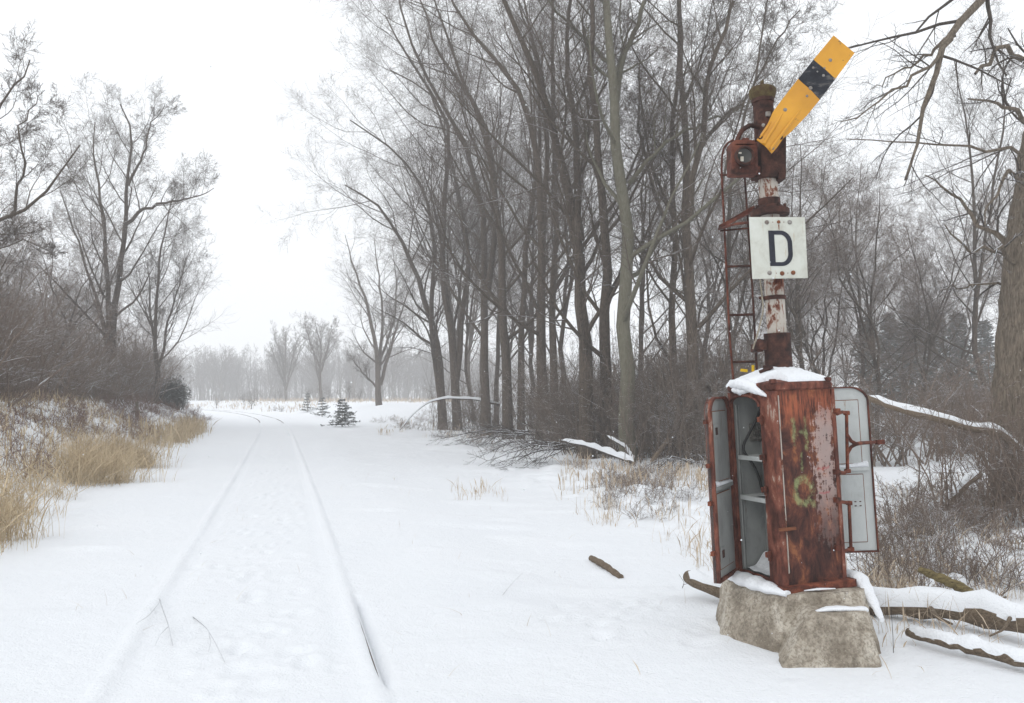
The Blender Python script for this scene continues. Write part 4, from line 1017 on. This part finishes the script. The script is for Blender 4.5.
# --- doors
def door(name, hinge, dirv, w, z0, z1, face, paint, rimm=None, rw=.015, rt=.046):
    """arched leaf; face = unit vector of the side that shows its inner pans"""
    d = Vector(dirv).normalized(); f = Vector(face).normalized(); up = Vector((0, 0, 1)); h = Vector(hinge)
    def q(u, z, o=0): return h + d * u + up * z + f * o
    out = [(0, z0), (w, z0)]
    n = 14; rr = .13
    arc = [(w - rr + rr * math.cos(math.pi / 2 * i / n), z1 - .11 + .11 * math.sin(math.pi / 2 * i / n)) for i in range(n + 1)] + [(rr * .9 - rr * .9 * math.sin(math.pi / 2 * i / n), z1 - .11 + .11 * math.cos(math.pi / 2 * i / n)) for i in range(n + 1)]
    outl = [(0, z0), (w, z0)] + arc
    mb = MB(); mb.prism([q(u, z, -.018) for u, z in outl], f * .018); leaf = mb.build(name, paint, sig)
    # rim
    mb = MB(); k = len(outl); inn = []
    c = (w / 2, (z0 + z1) / 2)
    for u, z in outl: inn.append((u + (c[0] - u) / abs(c[0] - u + 1e-9) * min(rw, abs(c[0] - u)), z + (rw * 1.2 if z < c[1] else -rw if abs(u - c[0]) < w / 2 - .005 else 0)))
    for i in range(k):
        j = (i + 1) % k; a, b, c2, d2 = outl[i], outl[j], inn[j], inn[i]; mb.prism([q(*a, -.022), q(*b, -.022), q(*c2, -.022), q(*d2, -.022)], f * rt)
    mb.build('rim', rimm or FRAME, leaf)
    zm = z0 + (z1 - z0) * .50
    for (a, b) in ((z0 + .075, zm - .04), (zm + .04, z1 - .10)):           # raised pans
        mb = MB(); mb.prism([q(.07, a, .0), q(w - .075, a, .0), q(w - .075, b, .0), q(.07, b, .0)], f * .007); mb.build('door_pan', paint, leaf, .003)
        mb = MB(); tr = .0035
        for (u0, v0, u1, v1) in ((.07, a, w - .075, a), (.07, b, w - .075, b), (w - .075, a, w - .075, b)):
            mb.tube([q(u0, v0, .004), q(u1, v1, .004)], tr, 5)
        mb.build('seam', RUSTO, leaf)
    mb = MB(); mb.prism([q(.03, zm - .014, .001), q(w - .032, zm - .014, .001), q(w - .032, zm + .014, .001), q(.03, zm + .014, .001)], f * .022); mb.build('cross_rib', paint, leaf, .004)
    mb = MB(); vs = []
    for i in range(15):
        u = .035 + (w - .07) * i / 14; hh = .012 + .03 * (i / 14) ** 2 + .008 * mnoise.noise(Vector((u * 20, 2, 1))); vs += [q(u, zm + .014, .0), q(u, zm + .014, .024), q(u, zm + .014 + hh * .7, .018), q(u, zm + .014 + hh, .0)]
    mb.add(vs, [(i * 4 + a, i * 4 + b, i * 4 + 4 + b, i * 4 + 4 + a) for i in range(14) for a, b in ((0, 1), (1, 2), (2, 3))], True); mb.build('snow_ledge', M['snow'], leaf, recalc=True)
    return leaf, q
lh = Wl(1.618, 5.785, 0); lf_ = Wl(1.383, 5.41, 0); dd = lf_ - lh; dd.z = 0; w = dd.length
nrm = Vector((-dd.y, dd.x, 0)).normalized(); 
if nrm.dot(CAMD) < 0: nrm = -nrm
leaf, q = door('door', (lh.x, lh.y, 0), dd, w, .425, 1.665, nrm, GREY)
for z in (1.50, 1.205, .955, .625):
    mb = MB(); mb.prism([q(w - .01, z - .014, -.02), q(w + .045, z - .014, -.02), q(w + .045, z + .014, -.02), q(w - .01, z + .014, -.02)], nrm * .022); mb.build('hinge_lug', RUST, leaf)
for z in (1.43, .60):
    mb = MB(); mb.prism([q(w * .62, z - .045, .008), q(w * .82, z - .045, .008), q(w * .82, z + .045, .008), q(w * .62, z + .045, .008)], nrm * .006); mb.build('latch_plate', GREY, leaf, .002)
    mb = MB(); mb.prism([q(w * .675, z - .026, .0142), q(w * .77, z - .026, .0142), q(w * .77, z + .024, .0142), q(w * .675, z + .024, .0142)], nrm * .004); mb.build('latch_hole', RUSTD, leaf)
rh = Wl(2.195, 5.88, 0); rf = Wl(2.675, 5.86, 0); dd = rf - rh; dd.z = 0; w2 = dd.length; nr = Vector((-dd.y, dd.x, 0)).normalized()
if nr.dot(CAMD) < 0: nr = -nr
leaf2, q2 = door('door', (rh.x, rh.y, 0), dd, w2, .50, 1.70, nr, GREY_LIT, RUSTL, .010, .036)
leaf2['label'] = 'grey inside of the right-hand door, coloured as lit, swung out behind the cabinet'
# strap hinges of the right-hand door: rods carried by lugs on the cabinet corner
for k_, (pa, pb, arm) in enumerate((((846.5, 413), (847.5, 471), 444), ((849, 503), (851, 549), None))):
    mb = MB(); YR = 5.55
    a, b = P(*pa, YR), P(*pb, YR); mb.tube([a, b], .0115, 9); mb.tube([P(837, pa[1] + 1, 5.45), P(842, pa[1] - 1, 5.5), a], .012, 8); mb.tube([P(839, pb[1] + 1, 5.46), P(844, pb[1] + 2, 5.5), b], .012, 8)
    for p_ in (a, b): mb.box(p_, (.034, .034, .03), None, .008)
    if arm:
        m_ = P(848, arm, YR); e = P(876, arm - 2, 5.84); mb.tube([P(847, arm - 11, YR), P(851, arm - 3, YR), P(856, arm, YR), m_.lerp(e, .45), e], [.006, .013, .014, .013, .012], 8)
        mb.tube([P(847.5, arm + 11, YR), P(851, arm + 3, YR), P(856, arm, YR)], [.006, .012, .014], 8); mb.box(P(880, arm - 2, 5.83), (.07, .03, .034), None, .008)
    mb.build('strap_hinge', RUST, leaf2)
for y in (411, 472, 500, 548): mb = MB(); mb.box(P(836.5, y, 5.43), (.035, .045, .036), None, .006); mb.build('hinge_lug', RUST, cabo)
for (u, z) in ((.33, .86), (.365, .86), (.33, .83), (.365, .83)): mb = MB(); mb.prism([q2(u, z, .0072), q2(u + .014, z, .0072), q2(u + .014, z + .008, .0072), q2(u, z + .008, .0072)], nr * .002); mb.build('rivet', RUSTD, leaf2)
# --- mast
YM = 5.62
def mastx(py): return 778.5 - (360 - py) * .0592
def MP(py, dx=0, Y=YM): return P(mastx(py) + dx, py, Y)
mb = MB(); mb.tube([MP(382), MP(333), MP(260), MP(180), MP(150)], .067, 24); mast = mb.build('mast', WPIPE, sig)
mb = MB()
mb.tube([MP(372), MP(333.5)], [.094, .092], 24); mb.build('sleeve', RUSTD, mast)
mb = MB(); mb.tube([MP(300), MP(296)], .076, 20); mb.tube([MP(298, -9), MP(298, -15, 5.6)], .012, 8); mb.build('clamp', RUSTD, mast)
mb = MB(); mb.tube([MP(216), MP(210.5)], .135, 20); mb.tube([MP(210), MP(206)], [.115, .085], 20); mb.tube([MP(206), MP(199)], .077, 20)
for k_ in range(8):
    a = k_ * math.pi / 4; p_ = MP(210); mb.tube([p_ + Vector((math.cos(a) * .105, math.sin(a) * .105, -.01)), p_ + Vector((math.cos(a) * .105, math.sin(a) * .105, .03))], .011, 6)
mb.build('collar', RUSTD, mast)
mb = MB(); mb.tube([MP(340, -14), MP(350, -16)], [.045, .05], 10); mb.box(MP(348, -21, 5.65), (.06, .06, .11), FACE, .01); mb.build('bracket', RUSTD, mast)
mb = MB(); mb.box(MP(368, -12, 5.5), (.05, .04, .03), FACE, .008); mb.tube([MP(372, -20, 5.5), MP(367, -6, 5.48)], .011, 8); mb.build('latch_bar', RUSTD, cabo)
mb = MB(); mb.tube(list(resample([MP(270, -14, 5.55), MP(290, -13, 5.53), MP(310, -12, 5.52), MP(330, -18, 5.5), MP(349, -25, 5.5)], 14)), .0055, 6); mb.build('cable', TAN, mast)
# head: casting, pipe, cap
mb = MB(); c = MP(156, 4); c2 = MP(131, 4)
mb.box(P(770, 155.5, 5.60), (.182, .352, .16), FACE @ Matrix.Rotation(R(-1.5), 3, 'Z'), .012); mb.box(P(758, 173, 5.6), (.07, .09, .13), FACE, .01)
mb.box(P(779, 178, 5.58), (.05, .05, .14), FACE, .008)
head = mb.build('mast_head', RUSTD, sig)
mb = MB(); mb.tube([P(765, 140, YM), P(762.5, 96, YM)], .072, 22); mb.tube([P(762.8, 103, YM), P(762.6, 99, YM)], .08, 22); mb.build('top_pipe', RUSTD, head)
mb = MB(); ax = (P(762, 80, YM) - P(762.5, 100, YM)).normalized(); rot = Vector((0, 0, 1)).rotation_difference(ax).to_matrix().to_4x4()
mb.lathe([(.074, -.03), (.088, -.005), (.095, .02), (.096, .05), (.080, .066), (.045, .078), (.016, .088), (.011, .12), (0, .128)], Matrix.Translation(P(762.5, 97, YM)) @ rot, 24)
mb.build('finial', MOSS, head)
mb = MB(); mb.box(P(768, 114, 5.54), (.035, .035, .02), FACE, .008); mb.build('bolt', BOLT, head)
# --- lamp
mb = MB(); LY = 5.50
mb.box(P(742, 160, LY + .04), (.185, .225, .15), FACE, .02); mb.box(P(742, 146, LY + .03), (.15, .05, .13), FACE, .012)
mb.box(P(754, 172, LY + .06), (.07, .06, .08), FACE, .008); mb.box(P(745, 141, LY + .03), (.05, .035, .05), FACE, .01)
lamp = mb.build('lamp', RUSTL, sig)
def ring(mb, p, r0, r1, h, n=28): mb.lathe([(r0, 0), (r1, 0), (r1, h), (r1 * .96, h + .004), (r0 * 1.03, h + .004), (r0, h), (r0, 0)], Matrix.Translation(p) @ FACE.to_4x4(), n)
mb = MB(); ring(mb, P(743.7, 156.5, LY - .045), .052, .066, .03); mb.build('bezel', RUSTD, lamp)
mb = MB(); mb.lathe([(0, -.012), (.025, -.004), (.045, .004), (.054, .008)], Matrix.Translation(P(743.7, 156.5, LY - .052)) @ FACE.to_4x4(), 24); mb.build('lens', GLASS, lamp)
mb = MB(); mb.box(P(742, 159, LY - .062), (.022, .034, .008), FACE, .003); mb.box(P(740, 153, LY - .062), (.02, .012, .008), FACE, .002); mb.build('bulb_holder', simple('pale broken lamp parts', [(.3, (.35, .32, .25)), (.7, (.6, .57, .5))], 40), lamp)
mb = MB(); mb.tube(list(resample([P(759, 127, 5.58), P(750, 125, 5.56), P(742, 130, 5.55), P(737, 140, 5.55), P(736, 146, 5.54)], 12)), .017, 9); mb.tube([P(757, 148, 5.55), P(752, 152, 5.53), P(752, 160, 5.52)], .012, 8); mb.build('lamp_bracket', RUSTD, lamp)
# --- number plate
SY = 5.40
pl_ = [P(749, 217, SY), P(805, 217, SY), P(808, 278, SY), P(752.5, 279, SY)]
mb = MB(); mb.prism(pl_, -CAMD * .006); plate = mb.build('letter_plate', SIGNW, sig, .002)
pc = pl_[0]; ux = (pl_[1] - pl_[0]) / 56.0; uy = (pl_[3] - pl_[0]) / 61.5
fn = ux.cross(uy).normalized();
if fn.dot(CAMD) < 0: fn = -fn
def S(x, y, o=.0): return pc + ux * x + uy * y + fn * o        # plate coordinates in photo pixels
outl = [(18.3, 13.6)]; inn = [(24.0, 17.6)]
for i in range(9):
    a = -math.pi / 2 + math.pi / 2 * i / 8; outl.append((30.5 + 11 * math.cos(a), 26 + 12.4 * math.sin(a))); inn.append((30.0 + 7.0 * math.cos(a), 26.5 + 8.9 * math.sin(a)))
for i in range(9):
    a = math.pi / 2 * i / 8; outl.append((30.5 + 11 * math.cos(a), 36.5 + 12.2 * math.sin(a))); inn.append((30.0 + 7.0 * math.cos(a), 36.0 + 8.9 * math.sin(a)))
outl.append((18.3, 48.7)); inn.append((24.0, 44.9))
mb = MB(); k = len(outl)
for i in range(k):
    j = (i + 1) % k; mb.prism([S(*outl[i], .0008), S(*outl[j], .0008), S(*inn[j], .0008), S(*inn[i], .0008)], fn * .0022)
letter = mb.build('letter', BLACKP, plate)
for i, (x, y) in enumerate([(17.5, 5.3), (29.3, 5), (40.3, 5.2), (17.3, 55.5), (29.8, 56), (40.8, 55.3)]):
    mb = MB(); disc(mb, S(x, y, .0), .0155 if i != 1 else .012, .008, 12, True); mb.build('bolt', BOLT if i in (0, 2, 3) else RUSTO, plate)
mb = MB()
mb.prism([S(28.6, 7.5, .0006), S(29.9, 7.5, .0006), S(29.5, 13, .0006), S(29.0, 13, .0006)], fn * .001); mb.build('rust_stain', RUSTO, plate)
for x, y in ((23.5, 5.1), (34.5, 5.1), (24, 55.8), (35.5, 55.7)): mb = MB(); disc(mb, S(x, y, .0), .0035, .002, 8); mb.build('rivet', RUSTO, plate)
for p_ in (P(778, 222, 5.48), P(780, 273, 5.48)): mb = MB(); mb.box(p_, (.2, .03, .10), FACE, .004); mb.build('plate_bracket', RUSTD, plate)
# --- semaphore arm
BY = 5.36
o_ = [(757, 139.5), (762.5, 131.5), (768.5, 122.5), (773.5, 111), (787, 93), (800, 76.5), (816, 56.5), (833.4, 35.6), (854.4, 53.2), (838, 75.5), (822, 97), (807, 115.5), (796, 127.5), (788, 134), (783.5, 138), (772, 153.4), (767.5, 150), (762.5, 145.5)]
def B(x, y, o=0):
    # the arm's sheet: slightly turned, with a shallow fold along its length
    ax_, ay_ = 764.5, 146.0; dx, dy = 79.5, -101.7; L_ = math.hypot(dx, dy); dx /= L_; dy /= L_
    v = (x - ax_) * -dy + (y - ay_) * dx; u = (x - ax_) * dx + (y - ay_) * dy
    fold = .010 * math.cos(min(1, max(-1, (v - 1) / 13)) * math.pi) * max(0, 1 - u / 120)
    return P(x, y, BY) + CAMD * (o + fold)
mb = MB(); NU, NV = 36, 14
# grid between the two long edges
left = [(757, 139.5), (762.5, 131.5), (768.5, 122.5), (773.5, 111), (787, 93), (800, 76.5), (816, 56.5), (833.4, 35.6)]
right = [(772, 153.4), (777.5, 147), (783.5, 138), (790, 133), (807, 115.5), (822, 97), (838, 75.5), (854.4, 53.2)]
Lr = [np.interp(np.linspace(0, 1, NU + 1), np.linspace(0, 1, 8), [p[k] for p in left]) for k in (0, 1)]; Rr_ = [np.interp(np.linspace(0, 1, NU + 1), np.linspace(0, 1, 8), [p[k] for p in right]) for k in (0, 1)]
def sheet(mb, i0, i1, o0, o1):
    vs = []; W_ = NV + 1
    for o in (o0, o1):
        for i in range(i0, i1 + 1):
            for j in range(W_):
                t = j / NV; vs.append(B(Lr[0][i] * (1 - t) + Rr_[0][i] * t, Lr[1][i] * (1 - t) + Rr_[1][i] * t, o))
    n_ = i1 - i0 + 1; off = n_ * W_; fs = []
    for i in range(n_ - 1):
        for j in range(NV): a = i * W_ + j; fs.append((a, a + 1, a + W_ + 1, a + W_)); fs.append((off + a, off + a + W_, off + a + W_ + 1, off + a + 1))
    for i in range(n_ - 1):
        for j in (0, NV): a = i * W_ + j; fs.append((a, a + W_, off + a + W_, off + a))
    for i in (0, n_ - 1):
        for j in range(NV): a = i * W_ + j; fs.append((a, off + a, off + a + 1, a + 1))
    mb.add(vs, fs)
sheet(mb, 0, NU, -.004, .004); arm = mb.build('signal_arm', YEL, sig)
mb = MB(); i0, i1 = 25, 30; sheet(mb, i0, i1, -.0055, .0058); mb.build('black_band', SCUFF, arm)
mb = MB()                                                         # stiffening ribs at the arm's root
for (a, b_, r_) in (((763, 144.5), (783, 113), .012), ((769.5, 150), (800, 110), .012), ((759.5, 138), (772, 121), .009)): mb.tube([B(*a, .006), B((a[0] + b_[0]) / 2, (a[1] + b_[1]) / 2, .008), B(*b_, .002)], [r_, r_, r_ * .3], 8)
mb.build('rib', YEL, arm)
for (x, y, r_) in ((830, 60.5, .012), (813, 68, .009), (824, 68.5, .007), (823, 76, .010), (834, 79, .009), (817, 72, .006), (810, 88.5, .013), (806.5, 96.5, .009), (785, 110, .013), (760.5, 137, .017), (780.5, 137.5, .017), (772.5, 148.5, .011), (763.5, 125, .013)):
    mb = MB(); disc(mb, B(x, y, .003), r_, .010, 10, True); mb.build('bolt', BOLT if r_ < .016 else RUSTD, arm)
mb = MB(); mb.tube([P(768, 141, 5.55), P(768, 141, 5.36)], .03, 14); mb.build('pivot', RUSTD, arm)
# --- platform bracket and ladder
YL = 5.98
mb = MB(); mb.prism([P(757, 209, 5.75), P(752, 213, 5.75), P(718, 230, 5.95), P(719, 225, 5.95)], CAMD * .03)
mb.tube([P(719, 229, 5.95), P(735, 224, 5.6), P(752, 222, 5.5)], .010, 7); mb.tube([P(720, 228, 5.95), P(738, 216, 6.0), P(762, 208, 5.8)], .012, 7); mb.tube([P(720, 231, 5.95), P(750, 228, 5.9)], .007, 6)
mb.box(P(737, 217, 5.9), (.30, .025, .035), FACE @ Matrix.Rotation(R(30), 3, 'Z'), .004)
mb.build('platform_bracket', RUSTL, sig)
mb = MB(); mb.tube(list(resample([P(733, 140, 5.62), P(726, 143, 5.75), P(721.5, 152, 5.9), P(721.5, 170, YL), P(724.5, 230, YL), P(729.5, 335, YL), P(733, 376, YL)], 20)), .0085, 8)
bot = P(733, 376, YL); dnv = (P(733, 376, YL) - P(729.5, 335, YL)).normalized(); mb.tube([bot, bot + dnv * 1.9], .0085, 8)
ladder = mb.build('ladder', RUSTL, sig)
mb = MB(); mb.tube([P(744, 168, YL), P(746, 195, YL), P(749, 235, YL), P(753, 300, YL), P(757, 372, YL)], .0085, 8); bot2 = P(757, 372, YL); mb.tube([bot2, bot2 + dnv * 1.95], .0085, 8); mb.tube([P(720, 175, YL), P(728, 175, YL)], .009, 6); mb.build('ladder_rail', RUSTD, ladder)
def lx(y, side): return np.interp(y, [150, 170, 230, 335, 376], [721.5, 721.5, 724.5, 729.5, 733]) if side == 0 else np.interp(y, [168, 195, 235, 300, 372], [744, 746, 749, 753, 757])
for y in (266, 314.5, 361.5):
    mb = MB(); mb.tube([P(lx(y, 0), y + .6, YL), P(lx(y, 1), y, YL)], .010, 7); mb.build('rung', RUSTD, ladder)
for k_ in range(1, 5):
    a = P(lx(361.5, 0), 362, YL) + dnv * .33 * k_; b = P(lx(361.5, 1), 361.5, YL) + dnv * .33 * k_; mb = MB(); mb.tube([a, b], .010, 7); mb.build('rung', RUSTD, ladder)
mb = MB(); mb.box(P(744, 370.5, 5.9), (.05, .022, .02), FACE @ Matrix.Rotation(R(-8), 3, 'Z'), .005); mb.box(P(753, 368.5, 5.9), (.018, .05, .018), FACE, .004); mb.build('yellow_tag', simple('yellow tape', [(.3, (.6, .36, .01)), (.7, (.75, .5, .02))], 20), ladder)
# ------------------------------------------------------------------ air, sky, light, camera
def haze():
    mb = MB(); mb.box((0, 150, 22), (740, 560, 60)); m = bpy.data.materials.new('haze'); m.use_nodes = True; nt = m.node_tree
    nt.nodes.remove(nt.nodes['Principled BSDF']); v = N(nt, 'ShaderNodeVolumePrincipled')
    v.inputs['Color'].default_value = (.99, .985, .985, 1); v.inputs['Density'].default_value = HAZE; v.inputs['Anisotropy'].default_value = .0
    nt.links.new(v.outputs[0], nt.nodes['Material Output'].inputs['Volume'])
    o = mb.build('haze', m); tag(o, 'pale snowy haze filling the air', 'haze', kind='stuff')
HAZE = .0028
haze()
w_ = bpy.data.worlds.new('World'); scene.world = w_; w_.use_nodes = True; nt = w_.node_tree
bg = nt.nodes['Background']
sky = N(nt, 'ShaderNodeTexSky', sky_type='NISHITA'); sky.sun_disc = False; sky.sun_elevation = R(38); sky.sun_rotation = R(-40); sky.air_density = 1.0; sky.dust_density = 6.0; sky.ozone_density = 1.0
# overcast: the cloud deck evens the sky out to a cold white
hs = N(nt, 'ShaderNodeHueSaturation'); hs.inputs['Saturation'].default_value = .25; nt.links.new(sky.outputs[0], hs.inputs['Color'])
col = mixc(nt, .88, hs.outputs[0], (SKYV * .955, SKYV * .985, SKYV * 1.02)) if False else None
mx = N(nt, 'ShaderNodeMix', data_type='RGBA'); mx.inputs['Factor'].default_value = .93
SK = 10.4
nt.links.new(hs.outputs[0], mx.inputs['A']); mx.inputs['B'].default_value = (SK * .955, SK * .985, SK * 1.02, 1)
nt.links.new(mx.outputs['Result'], bg.inputs['Color']); bg.inputs['Strength'].default_value = .1
sd = bpy.data.lights.new('sun', 'SUN'); sd.energy = .5; sd.angle = R(25); sd.color = (1, .97, .93)
so = bpy.data.objects.new('sun', sd); C.objects.link(so)
az = R(-40); el = R(38); dirv = Vector((math.sin(az) * math.cos(el), math.cos(az) * math.cos(el), math.sin(el)))
dirv = Vector((-math.sin(R(40)) * math.cos(el), -math.cos(R(40)) * math.cos(el), math.sin(el)))
so.rotation_euler = dirv.to_track_quat('Z', 'Y').to_euler(); sky.sun_rotation = math.atan2(dirv.x, dirv.y)
cd = bpy.data.cameras.new('camera'); co = bpy.data.objects.new('camera', cd); C.objects.link(co)
cd.sensor_width = 36; cd.lens = 36 * F / 1024; cd.clip_start = .05; cd.clip_end = 3000
cd.shift_y = -10 / 1024
co.location = (0, 0, CAMZ); co.rotation_euler = (R(90) + PITCH, 0, 0); scene.camera = co
vs_ = scene.view_settings; vs_.view_transform = 'Standard'; vs_.look = 'None'; vs_.exposure = .25; vs_.gamma = 1; vs_.use_curve_mapping = False
cy = scene.cycles; cy.use_denoising = True; cy.max_bounces = 6; cy.volume_bounces = 2; cy.diffuse_bounces = 3; cy.use_adaptive_sampling = False
try:
    cy.denoising_input_passes = 'RGB_ALBEDO_NORMAL'; cy.denoiser = 'OPENIMAGEDENOISE'
except Exception: pass
